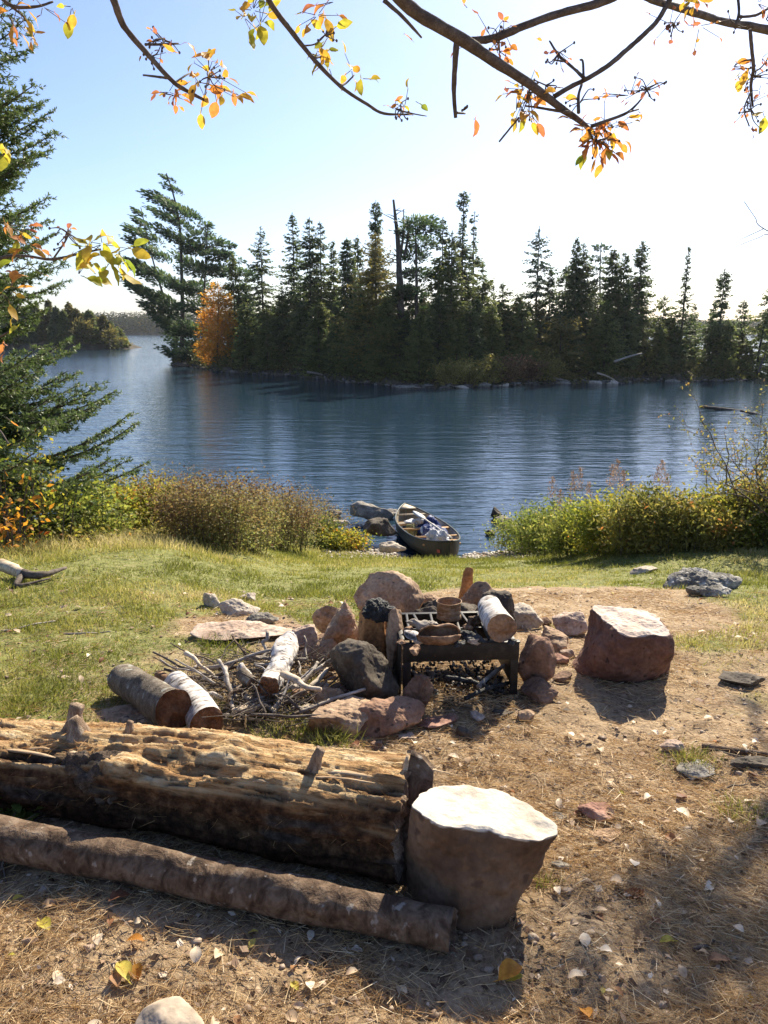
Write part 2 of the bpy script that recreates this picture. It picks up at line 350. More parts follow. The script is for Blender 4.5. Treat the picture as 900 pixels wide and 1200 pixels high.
SUNDIR = np.array([math.sin(SUN_AZ) * math.cos(SUN_EL), math.cos(SUN_AZ) * math.cos(SUN_EL), math.sin(SUN_EL)])
so.rotation_euler = Vector(SUNDIR).to_track_quat('Z', 'Y').to_euler(); so.location = (0, 0, 30)
cd = bpy.data.cameras.new('camera'); cam = bpy.data.objects.new('camera', cd); COL.objects.link(cam); SC.camera = cam
cam.location = EYE; cam.rotation_euler = (R(90) - PITCH, 0, 0); cd.sensor_fit = 'VERTICAL'; cd.sensor_height = 36; cd.lens = 28
cd.clip_start = .05; cd.clip_end = 6000
SC.view_settings.view_transform = 'Standard'; SC.view_settings.look = 'None'; SC.view_settings.gamma = 1; SC.view_settings.exposure = 1.14
SC.view_settings.use_curve_mapping = False
SC.render.engine = 'CYCLES'
SC.cycles.use_denoising = True
SC.cycles.max_bounces = 6; SC.cycles.diffuse_bounces = 2; SC.cycles.glossy_bounces = 3; SC.cycles.transmission_bounces = 4; SC.cycles.volume_bounces = 0
SC.cycles.caustics_reflective = False; SC.cycles.caustics_refractive = False
SC.cycles.sample_clamp_indirect = 6

# ------------------------------------------------------------------ ground
def axis_y():
    a = [-6.0]
    while a[-1] < 1.2: a.append(a[-1] + .12 if a[-1] < .9 else a[-1] + .03)
    while a[-1] < 16: a.append(a[-1] + max(.014, .0075 * a[-1]))
    while a[-1] < 2500: a.append(a[-1] * 1.06)
    return np.array(a)
def axis_x():
    a = [0.0]
    while a[-1] < 2.2: a.append(a[-1] + .014)
    while a[-1] < 12: a.append(a[-1] + .014 + .018 * (a[-1] - 2.2))
    while a[-1] < 2500: a.append(a[-1] * 1.08)
    a = np.array(a); return np.concatenate([-a[:0:-1], a])
ax, ay = axis_x(), axis_y()
X, Y = np.meshgrid(ax, ay); Z = hgt(X, Y)
gm = grassmask(X, Y)
q = np.stack([X.ravel(), Y.ravel(), 0 * X.ravel()], 1)
Z = Z + ((.009 * fbm(q * 14, 3, 31) + .003 * fbm(q * 45, 2, 37)) * np.exp(-np.maximum(Y.ravel() - 5, 0) / 4)).reshape(X.shape)
nx, ny = len(ax), len(ay)
ash = np.maximum(np.exp(-((X.ravel() - .33) / .42) ** 2 - ((Y.ravel() - 3.42) / .32) ** 2), .75 * np.exp(-((X.ravel() + .52) / .38) ** 2 - ((Y.ravel() - 3.3) / .3) ** 2)); ash = np.clip(ash * (1.15 + .5 * fbm(q * 9, 3, 91)), 0, 1)  # soot together with painted shade around the fire pit and woodpile
i, j = np.meshgrid(np.arange(ny - 1), np.arange(nx - 1), indexing='ij')
Fg = np.stack([i * nx + j, i * nx + j + 1, (i + 1) * nx + j + 1, (i + 1) * nx + j], -1).reshape(-1, 4)
mg, nt = _new('ground_soil'); L = nt.links.new
geo = N(nt, 'ShaderNodeNewGeometry'); at = N(nt, 'ShaderNodeAttribute', attribute_name='v'); ash_shade = N(nt, 'ShaderNodeAttribute', attribute_name='ash')
def gn(scale, det=8, rough=.6, dist=0):
    n = N(nt, 'ShaderNodeTexNoise'); n.inputs['Scale'].default_value = scale; n.inputs['Detail'].default_value = det; n.inputs['Roughness'].default_value = rough
    n.inputs['Distortion'].default_value = dist; L(geo.outputs['Position'], n.inputs['Vector']); return n
n1 = gn(3.5); n2 = gn(55, 6, .7); n3 = gn(17, 5, .6, .5)
dr = ramp(nt, [(.16, .10, .054), (.29, .20, .115), (.39, .285, .175), (.49, .38, .25)], [.28, .45, .58, .75]); L(n1.outputs[0], dr.inputs[0])
sr = ramp(nt, [(.07, .042, .025), (.36, .25, .15), (.56, .44, .29)], [.34, .50, .68]); L(n2.outputs[0], sr.inputs[0])
m1 = N(nt, 'ShaderNodeMixRGB'); m1.inputs[0].default_value = .5; L(dr.outputs[0], m1.inputs[1]); L(sr.outputs[0], m1.inputs[2])
gr = ramp(nt, [(.09, .095, .03), (.18, .19, .055), (.29, .26, .12)], [.3, .5, .7]); L(n3.outputs[0], gr.inputs[0])
m2 = N(nt, 'ShaderNodeMixRGB'); L(at.outputs['Fac'], m2.inputs[0]); L(m1.outputs[0], m2.inputs[1]); L(gr.outputs[0], m2.inputs[2])
sx = N(nt, 'ShaderNodeSeparateXYZ'); L(geo.outputs['Position'], sx.inputs[0])
wz_ = N(nt, 'ShaderNodeMapRange'); wz_.inputs[1].default_value = WATER + .12; wz_.inputs[2].default_value = WATER - .03; L(sx.outputs[2], wz_.inputs[0])
m2b = N(nt, 'ShaderNodeMixRGB', blend_type='MULTIPLY'); L(ash_shade.outputs['Fac'], m2b.inputs[0]); L(m2.outputs[0], m2b.inputs[1]); m2b.inputs[2].default_value = (.26, .24, .23, 1)
m3 = N(nt, 'ShaderNodeMixRGB', blend_type='MULTIPLY'); L(wz_.outputs[0], m3.inputs[0]); L(m2b.outputs[0], m3.inputs[1]); m3.inputs[2].default_value = (.45, .42, .4, 1)
b = N(nt, 'ShaderNodeBsdfPrincipled'); b.inputs['Roughness'].default_value = .93; b.inputs['Specular IOR Level'].default_value = .2; L(m3.outputs[0], b.inputs['Base Color'])
ad = N(nt, 'ShaderNodeMath', operation='ADD'); L(n2.outputs[0], ad.inputs[0]); L(n3.outputs[0], ad.inputs[1])
bp = N(nt, 'ShaderNodeBump'); bp.inputs['Strength'].default_value = .9; bp.inputs['Distance'].default_value = .014; L(ad.outputs[0], bp.inputs['Height']); L(bp.outputs[0], b.inputs['Normal'])
o = N(nt, 'ShaderNodeOutputMaterial'); L(b.outputs[0], o.inputs[0])
ground = to_obj('ground', np.stack([X.ravel(), Y.ravel(), Z.ravel()], 1), [Fg], mg, loc=(0, 0, 0), v=gm.ravel(), smooth=True, attrs={'ash': ash})
tag(ground, kind='structure')

# ------------------------------------------------------------------ water
mw, nt = _new('lake_water'); L = nt.links.new
geo = N(nt, 'ShaderNodeNewGeometry')
def wn(scale, st, det=3, rough=.5, rot=0):
    mp = N(nt, 'ShaderNodeMapping'); mp.inputs['Scale'].default_value = st; mp.inputs['Rotation'].default_value = (0, 0, rot); L(geo.outputs['Position'], mp.inputs['Vector'])
    n = N(nt, 'ShaderNodeTexNoise'); n.inputs['Scale'].default_value = scale; n.inputs['Detail'].default_value = det; n.inputs['Roughness'].default_value = rough; n.inputs['Distortion'].default_value = .3
    L(mp.outputs[0], n.inputs['Vector']); return n
a1 = wn(4.4, (.30, 1.0, 1), 3, .55, .12); a2 = wn(1.2, (.32, 1, 1), 2, .5, -.08); a3 = wn(.05, (1, .35, 1), 3)
b1 = N(nt, 'ShaderNodeBump'); b1.inputs['Strength'].default_value = 1; b1.inputs['Distance'].default_value = .034
ms = N(nt, 'ShaderNodeMath', operation='MULTIPLY_ADD'); L(a2.outputs[0], ms.inputs[0]); ms.inputs[1].default_value = 1.5; L(a1.outputs[0], ms.inputs[2])
gs = N(nt, 'ShaderNodeMapRange'); gs.inputs[1].default_value = .35; gs.inputs[2].default_value = .65; gs.inputs[3].default_value = .65; gs.inputs[4].default_value = 1.25; L(a3.outputs[0], gs.inputs[0])
mm = N(nt, 'ShaderNodeMath', operation='MULTIPLY'); L(ms.outputs[0], mm.inputs[0]); L(gs.outputs[0], mm.inputs[1])
L(mm.outputs[0], b1.inputs['Height'])
b = N(nt, 'ShaderNodeBsdfPrincipled'); b.inputs['Base Color'].default_value = (.015, .036, .058, 1); b.inputs['Roughness'].default_value = .04; b.inputs['IOR'].default_value = 1.333
b.inputs['Specular IOR Level'].default_value = .5
L(b1.outputs[0], b.inputs['Normal']); o = N(nt, 'ShaderNodeOutputMaterial'); L(b.outputs[0], o.inputs[0])
S_ = 3000
wv = np.array([[-S_, 8, WATER], [S_, 8, WATER], [S_, S_, WATER], [-S_, S_, WATER]], float)
water = to_obj('water', wv, [np.array([[0, 1, 2, 3]])], mw, loc=(0, 0, WATER)); tag(water, kind='structure')
# ------------------------------------------------------------------ foliage materials
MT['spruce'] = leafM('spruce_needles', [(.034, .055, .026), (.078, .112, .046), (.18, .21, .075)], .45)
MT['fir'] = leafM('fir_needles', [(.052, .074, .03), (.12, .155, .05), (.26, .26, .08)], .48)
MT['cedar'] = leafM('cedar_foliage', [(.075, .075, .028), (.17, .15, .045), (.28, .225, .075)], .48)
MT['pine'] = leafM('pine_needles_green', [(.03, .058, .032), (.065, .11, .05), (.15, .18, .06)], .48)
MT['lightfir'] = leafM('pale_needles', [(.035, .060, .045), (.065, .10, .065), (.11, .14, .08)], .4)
MT['birchleaf'] = leafM('orange_birch_leaves', [(.40, .17, .03), (.64, .31, .05), (.72, .44, .09)], .55)
MT['understory'] = leafM('understory_foliage', [(.045, .052, .02), (.11, .11, .035), (.24, .20, .06)], .4)
MT['redbush'] = leafM('reddish_shrub_leaves', [(.12, .05, .03), (.22, .11, .05), (.20, .17, .05)], .4)
MT['farwood'] = leafM('far_wood', [(.030, .042, .022), (.055, .066, .026), (.11, .095, .035), (.17, .11, .035)], .12, pos=[0, .5, .8, 1], rough=1, spec=0)
MT['rubble'] = M('rubble', [(.05, .045, .038), (.12, .105, .09), (.28, .26, .23)], 2, .9, .5, .05)
MT['island_soil'] = M('island_soil', [(.02, .017, .012), (.05, .04, .026), (.10, .08, .05)], .8, .95, .6, .05)

def crown_cards(B, D, L, W, roll, v, mat, name, parent, up=(0, 0, 1), bend=.1, solid=None):
    mb = MB(); V, F, vv = cards(B, D, L, W, roll, v, up, bend); mb.add(V, F, vv)
    return mb.build(name, mat, parent)

def conifer(base, H, Rm, mat, seed, label, group, cat='spruce tree', name='spruce_tree', z0=.08, club=0, dens=1.0, lean=(0, 0), power=.85, card=None, patch=0.0, dist=60., trunk_r=None, px=None):
    r = np.random.default_rng(seed); base = np.array(base, float)
    t = thing(name, label, cat, base, group)
    px = dist / 796.0                       # metres per render pixel at this distance
    card = card or max(.10, 2.6 * px)
    tr = trunk_r or .012 * H + .02
    zs = np.linspace(0, H, 12); ln = np.stack([lean[0] * (zs / H) ** 1.6, lean[1] * (zs / H) ** 1.6, zs], 1)
    ln[:, :2] += r.normal(0, .012 * H / 8, (12, 2)).cumsum(0) * .5
    V, F = tube(base + ln, np.linspace(tr, tr * .12, 12), 6)
    MB().add(V, F).build('trunk', MT['trunk_bark'], t)
    nb = int(dens * 34 * H / (max(Rm, .35) ** .35))
    f = r.random(nb) ** .95; f = z0 + (1 - z0) * f                # height fraction
    prof = (1 - (f - z0) / (1 - z0)) ** power * (.55 + .45 * sstep(z0, z0 + .22, f))
    lump = .72 + .5 * (fbm(np.stack([f * H * 1.1, np.full(nb, seed * 3.7), 0 * f], 1), 2, seed) * .5 + .5)
    az = r.random(nb) * 2 * np.pi
    Lb = Rm * prof * lump * r.uniform(.6, 1.12, nb) + .05 * Rm
    if club:                                                      # dense club at the top above a thin neck
        inc = f > 1 - club; neck = (f > 1 - club - .16) & ~inc
        u = (f[inc] - (1 - club)) / club; Lb[inc] = .27 * Rm * np.sqrt(np.clip(1 - (2 * u - .8) ** 2 / 1.6, .05, 1)) * r.uniform(.7, 1.1, inc.sum())
        Lb[neck] *= .42
    if patch: keep = r.random(nb) > patch * (fbm(np.stack([f * H * .7, az, 0 * f + seed], 1), 2, seed + 5) > 0); f, az, Lb = f[keep], az[keep], Lb[keep]; nb = len(f)
    z = f * H
    cx = np.interp(z, ln[:, 2], ln[:, 0]); cy = np.interp(z, ln[:, 2], ln[:, 1])
    ms = np.clip((Lb / card * 4.4).astype(int) + 5, 5, 48)
    idx = np.repeat(np.arange(nb), ms); m = len(idx)
    tt = r.random(m) ** .75
    dr = r.uniform(-.45, -.12, nb)[idx] + .22 * (f[idx] > .8)
    A = az[idx]; LL = Lb[idx]
    off = r.normal(0, .12, m) * LL * (.3 + tt)
    X = cx[idx] + np.cos(A) * LL * tt - np.sin(A) * off
    Yy = cy[idx] + np.sin(A) * LL * tt + np.cos(A) * off
    Zz = z[idx] + LL * (dr * tt * 1.6 + .38 * tt ** 2.5) + r.normal(0, .03, m)
    B = np.stack([X, Yy, Zz], 1) + base
    sa = A + r.choice([-1, 1], m) * r.uniform(.1, 1.1, m)
    D = np.stack([np.cos(sa), np.sin(sa), r.uniform(-.75, .25, m)], 1)
    Lc = card * r.uniform(.7, 1.8, m) * (.65 + .5 * (1 - tt)) * np.clip(.55 + 1.3 * Lb[idx] / Rm, .5, 1); Wc = Lc * r.uniform(.34, .6, m)
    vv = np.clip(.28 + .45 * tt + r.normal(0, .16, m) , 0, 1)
    # leader tip
    nt_ = 26; B2 = base + np.stack([cx.max() * 0 + lean[0] + r.normal(0, .02, nt_), lean[1] + r.normal(0, .02, nt_), H * 1.01 - r.random(nt_) * H * .07], 1)
    D2 = np.stack([r.normal(0, .4, nt_), r.normal(0, .4, nt_), r.uniform(.5, 1.4, nt_)], 1)
    B = np.vstack([B, B2]); D = np.vstack([D, D2]); Lc = np.concatenate([Lc, np.full(nt_, card * .75)]); Wc = np.concatenate([Wc, np.full(nt_, card * .3)]); vv = np.concatenate([vv, r.random(nt_)])
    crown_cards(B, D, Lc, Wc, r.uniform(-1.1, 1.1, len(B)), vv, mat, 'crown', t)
    return t

def pad_tree(base, trunk_pts, pads, mat, label, cat, name, seed, group=None, tr=.22, dens=1.0, dist=70., flat=.38, limbs=True, ascend=.25, card=None, wind=0.0):
    """trunk polyline + list of foliage pads (centre, radius, height factor)"""
    r = np.random.default_rng(seed); base = np.array(base, float); t = thing(name, label, cat, base, group)
    pts = smooth_path(np.array(trunk_pts, float), 5)
    V, F = tube(pts, np.linspace(tr, tr * .2, len(pts)), 7, jit=.1, s=seed); mb = MB().add(V, F)
    Bs, Ds, Ls, Ws, vs = [], [], [], [], []
    card = card or 3.0 * dist / 796.
    for (c, rad) in pads:
        c = np.array(c, float); rad = np.array([rad, rad, rad * flat]) if np.ndim(rad) == 0 else np.array(rad, float)
        if limbs:
            k = np.argmin(np.abs(pts[:, 2] - (c[2] - rad[0] * ascend))); a = pts[min(k, len(pts) - 2)]
            mid = a * .45 + c * .55 - np.array([0, 0, rad[0] * .12])
            V, F = tube(smooth_path([a, mid, c + (c - a) * .12], 4), np.linspace(tr * .28, tr * .07, 9), 5); mb.add(V, F)
        n = int(dens * 120 * (rad[0] * rad[1] + rad[0] * rad[2]) / (card * card) * .16) + 20
        d = norm(r.normal(size=(n, 3))); q = d * (r.random((n, 1)) ** .45) * (1 + .35 * fbm(d * 2.2 + seed + c * .3, 2, seed)[:, None])
        qs = q * rad; qs[:, 2] += -wind * qs[:, 0]; Bs.append(c + qs); out = c - np.array([pts[:, 0].mean(), pts[:, 1].mean(), c[2]])
        Ds.append(norm(d * [1, 1, .6] + norm(out) * .55 + [-1.0 * wind, 0, .28 + .5 * wind])); L_ = card * r.uniform(.6, 1.6, n)
        Ls.append(L_); Ws.append(L_ * r.uniform(.25, .5, n)); vs.append(np.clip(.35 + .45 * q[:, 2] + r.normal(0, .18, n), 0, 1))
    mb.build('trunk', MT['trunk_bark'], t)
    n = sum(map(len, Bs))
    crown_cards(np.vstack(Bs), np.vstack(Ds), np.concatenate(Ls), np.concatenate(Ws), r.uniform(-1.4, 1.4, n), np.concatenate(vs), mat, 'crown', t)
    return t

# ------------------------------------------------------------------ island
SHORE = [(196, 420, 427), (205, 0, 429), (260, 0, 436), (330, 0, 440), (400, 0, 447), (470, 0, 454), (520, 0, 455), (600, 0, 451), (700, 0, 449), (800, 0, 447), (888, 0, 447)]
def waterhit(u, v): r = ray(u, v); return EYE + r * ((WATER - EYE[2]) / r[2])
sh_pts = np.array([waterhit(u, v)[:2] for (u, _, v) in SHORE])
sh_x = np.linspace(sh_pts[0, 0], sh_pts[-1, 0], 160); sh_y = np.interp(sh_x, sh_pts[:, 0], sh_pts[:, 1])
sh_y = sh_y + .9 * fbm(np.stack([sh_x * .35, 0 * sh_x, 0 * sh_x], 1), 3, 77)
nt_ = 40
tv = np.linspace(0, 1, nt_)
endf = np.minimum(sstep(0, 4.0, sh_x - sh_x[0]), sstep(0, 4.0, sh_x[-1] - sh_x))
depth_ = 17 * (.25 + .75 * endf)
def isl_z(s, x, y):      # s metres behind the shore
    return -2.75 + .75 * sstep(0, 1.2, s) + .75 * sstep(.8, 5.5, s)
IX = np.repeat(sh_x[None], nt_, 0); IS = tv[:, None] * depth_[None]; IY = sh_y[None] + IS - .4
env = np.minimum(sstep(0, 1.6, IS), sstep(0, 2.5, depth_[None] - IS)) * endf[None] ** .5
IZ = WATER - .5 + env * (.75 + .75 * sstep(1, 6, IS))
IZ = IZ + env * .28 * fbm(np.stack([IX.ravel() * .7, IY.ravel() * .7, 0 * IX.ravel()], 1), 4, 88).reshape(IX.shape)
i, j = np.meshgrid(np.arange(nt_ - 1), np.arange(159), indexing='ij')
Fi = np.stack([i * 160 + j, i * 160 + j + 1, (i + 1) * 160 + j + 1, (i + 1) * 160 + j], -1).reshape(-1, 4)
isl = to_obj('island_ground', np.stack([IX.ravel(), IY.ravel(), IZ.ravel()], 1), [Fi], MT['island_soil'], loc=(0, 60, WATER), smooth=True); tag(isl, kind='structure')
def isl_h(x, y):
    sy = np.interp(x, sh_x, sh_y); k = int(np.clip(np.searchsorted(sh_x, x), 0, 159)); s = y - sy + .4
    jj = int(np.clip(s / depth_[k] * (nt_ - 1), 0, nt_ - 1)); return float(IZ[jj, k])
def isl_base(u, back):
    """world base point of something seen at photo column u, `back` metres behind the shore"""
    Y = 62.0
    for _ in range(6):
        x = P(u, 440, Y)[0]; Y = float(np.interp(x, sh_x, sh_y)) + back
    x = P(u, 440, Y)[0]
    return np.array([x, Y, isl_h(x, Y) - .1])
def isl_tree(u, vt, hw, back, mat, label, group=None, **kw):
    b = isl_base(u, back); top = P(u, vt, b[1]); H = top[2] - b[2]; Rm = 1.75 * hw * b[1] / F_PX
    return conifer(b, H, Rm, MT[mat], int(u * 7 + vt), label, group, dist=b[1], **kw)
GM = 'conifers standing on the island'
T = [  # column, top row, half width, metres behind shore, material, label, kwargs
 (278, 300, 15, 6, 'fir', 'slim dark conifer just right of the orange tree on the island', {}),
 (311, 268, 19, 4, 'spruce', 'tall open-branched spruce standing alone right of the orange tree', dict(dens=.75, power=.75)),
 (293, 322, 13, 7, 'spruce', 'shorter dark spruce between the orange tree and the tall open-branched spruce', {}),
 (347, 252, 14, 5, 'spruce', 'tall sparse spruce left of the twin-topped pair', dict(dens=.7, power=.6)),
 (366, 257, 15, 4.5, 'spruce', 'left one of two tall twin-topped spruces close together', dict(dens=.75, power=.6)),
 (378, 261, 13, 6, 'spruce', 'right one of two tall twin-topped spruces close together', dict(dens=.75, power=.6)),
 (393, 283, 11, 7, 'fir', 'thin spruce between the twin-topped pair and a dark solid one', dict(dens=.9)),
 (408, 281, 12, 5, 'spruce', 'dark solid narrow spruce left of the brown cedar', dict(dens=1.5, power=.5)),
 (420, 279, 6, 8, 'spruce', 'very thin bare-looking spruce just left of the brown cedar', dict(dens=.6, power=.4)),
 (441, 238, 15, 6.5, 'spruce', 'spruce with a dense dark club top rising above the brown cedar', dict(club=.24, dens=1.3, power=.6, z0=.2)),
 (516, 257, 13, 6, 'spruce', 'dark spruce left of the tallest club-topped spruce', dict(power=.6, dens=1.1)),
 (527, 272, 17, 4, 'fir', 'green full spruce in front of the tallest club-topped spruce', dict(power=.8, dens=1.1)),
 (539, 226, 15, 6, 'spruce', 'tallest spruce of the island with a knobby club top', dict(club=.10, dens=1.1, power=.7)),
 (552, 251, 11, 8, 'spruce', 'slender spruce with a small club top right of the tallest one', dict(club=.09, dens=.55, power=.5)),
 (563, 310, 18, 4, 'fir', 'light green bushy fir right below the tallest spruce', dict(dens=1.1)),
 (573, 330, 13, 7, 'spruce', 'small spruce in the dip right of the tallest spruce', {}),
 (586, 332, 19, 5, 'spruce', 'pointed mid-height spruce at the bottom of the skyline dip', dict(power=.7)),
 (606, 350, 18, 3, 'cedar', 'olive bushy cedar at the bottom of the skyline dip', dict(dens=1.1, cat='cedar tree', name='cedar_tree')),
 (640, 318, 13, 5, 'spruce', 'dark spruce right beside the pale feathery fir', {}),
 (657, 313, 15, 7, 'spruce', 'round-shouldered dark spruce left of the pointed twin spruces', dict(power=.6)),
 (669, 279, 14, 5, 'spruce', 'pointed tall left twin spruce right of the pale feathery fir', dict(dens=1.4, power=.75)),
 (676, 287, 17, 6, 'spruce', 'right twin spruce pressed against its pointed taller neighbour', dict(dens=1.2, power=.8)),
 (690, 330, 14, 8, 'fir', 'low conifer in the gap right of the twin spruces', {}),
 (711, 293, 13, 5, 'spruce', 'narrow dark spruce growing beside the tufted broken pine', dict(dens=1.5, power=.5)),
 (724, 297, 13, 4, 'spruce', 'middle narrow spruce of the three dark spires', dict(dens=1.2, power=.65)),
 (743, 283, 16, 4, 'spruce', 'right and tallest of the three dark spires', dict(dens=1.4, power=.7)),
 (772, 348, 22, 5, 'fir', 'broad loose fir left of the needle-thin spruce', dict(power=.7)),
 (795, 290, 20, 4, 'spruce', 'needle-thin spruce with a wide dense skirt and a stubby top', dict(dens=1.0, power=1.9, club=0)),
 (807, 358, 10, 9, 'spruce', 'tiny thin spruce right behind the needle-thin one', dict(dens=.6)),
 (838, 317, 17, 3, 'spruce', 'spruce with a dense top and a gappy middle at the open water', dict(dens=1.0, club=.28, power=.55, z0=.28)),
 (829, 355, 12, 5, 'spruce', 'half-height spruce leaning on the dense-topped one at the open water', {}),
 (863, 353, 17, 7, 'spruce', 'rounded spruce left of the last tall one on the point', dict(dens=.9)),
 (885, 325, 22, 4, 'fir', 'last tall spruce on the right point of the island', dict(power=.8, lean=(.8, 0))),
 (900, 352, 12, 9, 'spruce', 'thin spruce at the far right end of the island', dict(dens=.7)),
 (625, 268, 25, 6, 'lightfir', 'pale feathery fir rising alone in the middle of the skyline', dict(dens=.75, power=.65)),
 (655, 372, 24, 1.8, 'cedar', 'bright olive bushy cedar low at the shore below the twin spruces', dict(dens=1.2, power=.5, cat='cedar tree', name='cedar_tree')),
 (440, 275, 31, 3, 'cedar', 'broad brown-green cedar left of the dead snag', dict(dens=1.5, power=.7, cat='cedar tree', name='cedar_tree')),
]
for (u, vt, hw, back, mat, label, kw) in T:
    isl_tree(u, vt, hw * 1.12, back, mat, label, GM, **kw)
# understory conifers (nothing tells them apart)
ru = np.random.default_rng(5)
for k, u in enumerate(list(range(282, 880, 10)) + list(range(300, 740, 11))):
    u2 = u + ru.uniform(-4, 4); vt = (356 if k < 60 else 350) + ru.uniform(-18, 26) + (10 if 585 < u < 700 else 0) + (26 if u > 742 else 0)
    if 745 < u2 < 762 or 808 < u2 < 826 or u2 > 868: vt = 405 + ru.uniform(0, 10)
    b = isl_base(u2, ru.uniform(1.8, 4.5) if k % 2 else ru.uniform(5, 9)); H = P(u2, vt, b[1])[2] - b[2]
    conifer(b, H, H * ru.uniform(.26, .36), MT[['spruce', 'fir', 'understory', 'spruce'][k % 4]], 900 + k, 'low dark young conifer crowded beneath the taller island trees', 'young conifers under the island trees',
            cat='young conifer', name='young_conifer', dist=b[1], dens=1.5, z0=.0, power=.55)

# white pines on the left end
def wp(u, vt, back, trunkpx, padpx, mat, label, seed, **kw):
    b = isl_base(trunkpx[0][0], back); Yb = b[1]
    pts = [b] + [P(a, c, Yb) for a, c in trunkpx[1:]]
    r = np.random.default_rng(seed); pads = []
    for (a, c, rp) in padpx:
        rr = rp * Yb / F_PX; pads.append((P(a, c, Yb + r.uniform(-1, 1) * 2.2), np.array([rr, rr * .9, rr * r.uniform(.26, .40)])))
    return pad_tree(b, pts, pads, MT[mat], label, 'pine tree', 'pine_tree', seed, dist=Yb, **kw)
wp(0, 0, 4, [(213, 432), (214, 380), (213, 320), (211, 270), (205, 235), (195, 203)],
   [(197, 210, 8), (203, 222, 11), (196, 236, 16), (206, 246, 20), (188, 252, 14), (180, 232, 12), (210, 262, 20), (222, 250, 14), (219, 285, 22), (198, 276, 16), (224, 310, 20), (212, 340, 22), (200, 362, 22), (226, 340, 20), (204, 384, 24), (214, 405, 22), (226, 385, 18), (207, 418, 18)],
   'pine', 'tallest wind-swept white pine at the left end of the island', 31, tr=.26, wind=.55)
wp(0, 0, 5, [(209, 430), (202, 385), (188, 335), (178, 300), (165, 243)],
   [(163, 250, 8), (168, 262, 13), (158, 272, 13), (176, 278, 16), (164, 288, 18), (184, 298, 17), (170, 318, 24), (192, 326, 18), (172, 344, 26), (196, 352, 18), (165, 312, 14), (184, 366, 20), (160, 337, 13)],
   'pine', 'dark left-leaning pine reaching out over the water', 32, tr=.2, wind=.6)
wp(0, 0, 6, [(240, 432), (238, 380), (240, 330), (243, 262)],
   [(240, 265, 10), (236, 276, 16), (252, 284, 15), (232, 292, 22), (254, 300, 18), (262, 298, 12), (238, 316, 28), (258, 318, 16), (228, 336, 24), (232, 360, 26), (268, 288, 9), (226, 388, 26), (238, 405, 24), (222, 415, 20)],
   'pine', 'bushy sunlit green pine right behind the tallest pine', 33, tr=.2, flat=.5)
wp(0, 0, 5, [(488, 440), (488, 380), (488, 320), (487, 262)],
   [(487, 262, 18), (500, 268, 17), (476, 272, 14), (492, 284, 22), (505, 258, 10), (484, 300, 20), (492, 322, 26), (484, 345, 24), (497, 365, 22), (478, 385, 24), (494, 400, 20)],
   'pine', 'yellow-green flat-topped pine right of the dead snag', 34, tr=.2)
wp(0, 0, 5, [(466, 440), (465, 380), (468, 345)], [(470, 344, 17), (460, 352, 12), (478, 338, 10)], 'pine', 'small bright green pine tuft against the dead snag trunk', 35, tr=.12)
wp(0, 0, 7, [(702, 440), (704, 380), (703, 330), (704, 288)], [(705, 291, 9), (698, 303, 8), (708, 306, 8), (696, 318, 12), (704, 330, 12), (692, 335, 10), (700, 350, 14)], 'lightfir', 'tufted broken-topped pine with sky between its clumps', 36, tr=.13, dens=.7)
wp(0, 0, 8, [(280, 432), (279, 380), (281, 306)], [(281, 306, 6), (276, 318, 11), (288, 320, 10), (294, 324, 8), (278, 338, 14), (284, 356, 14)], 'pine', 'small flat-branched pine sticking out right above the orange tree', 37, tr=.12)
# orange birch
wp_b = isl_base(256, 2.6); Yb = wp_b[1]; r_ = np.random.default_rng(41); pads = []
for (a, c, rp) in [(255, 338, 9), (250, 350, 13), (261, 352, 13), (256, 364, 17), (245, 372, 13), (266, 374, 14), (250, 386, 18), (262, 390, 18), (256, 402, 21), (244, 408, 15), (270, 404, 12), (252, 418, 17), (264, 418, 13)]:
    rr = rp * Yb / F_PX; pads.append((P(a, c, Yb + r_.uniform(-1, 1)), np.array([rr, rr, rr * .75])))
pad_tree(wp_b, [wp_b, P(255, 400, Yb), P(256, 360, Yb), P(255, 333, Yb)], pads, MT['birchleaf'], 'orange autumn birch in front of the dark pines on the island', 'birch tree', 'birch_tree', 41, tr=.10, dens=.62, dist=Yb, card=.20)
# snag
b = isl_base(468, 4.5); Yb = b[1]
t = thing('dead_tree', 'bare dead snag with broken stubs sticking above the island trees', 'dead tree', b)
mb = MB(); pts = [b, P(470, 380, Yb), P(468, 320, Yb), P(466, 280, Yb), P(461, 234, Yb)]
V, F = tube(smooth_path(pts, 5), np.linspace(.36, .07, 21), 8, jit=.15, s=3); mb.add(V, F); mb.build('trunk', MT['trunk_bark'], t)
r = np.random.default_rng(9); mb = MB()
for k in range(30):
    vv_ = r.uniform(240, 345); c = P(461 + (vv_ - 234) * .08, vv_, Yb); a = r.uniform(0, 6.28); l = r.uniform(.3, 1.25)
    e = c + np.array([math.cos(a) * l, math.sin(a) * l, r.uniform(-.1, .5)]); V, F = tube(smooth_path([c, (c + e) / 2 + r.normal(0, .05, 3), e], 3), np.linspace(.04, .012, 7), 5); mb.add(V, F)
for (a0, a1) in [((469, 300), (473, 245)), ((474, 300), (478, 255))]:
    V, F = tube(smooth_path([P(*a0, Yb), P(a1[0], (a0[1] + a1[1]) / 2, Yb + .3), P(*a1, Yb + .3)], 3), np.linspace(.12, .03, 7), 5); mb.add(V, F)
mb.build('dead_branch', MT['trunk_bark'], t)

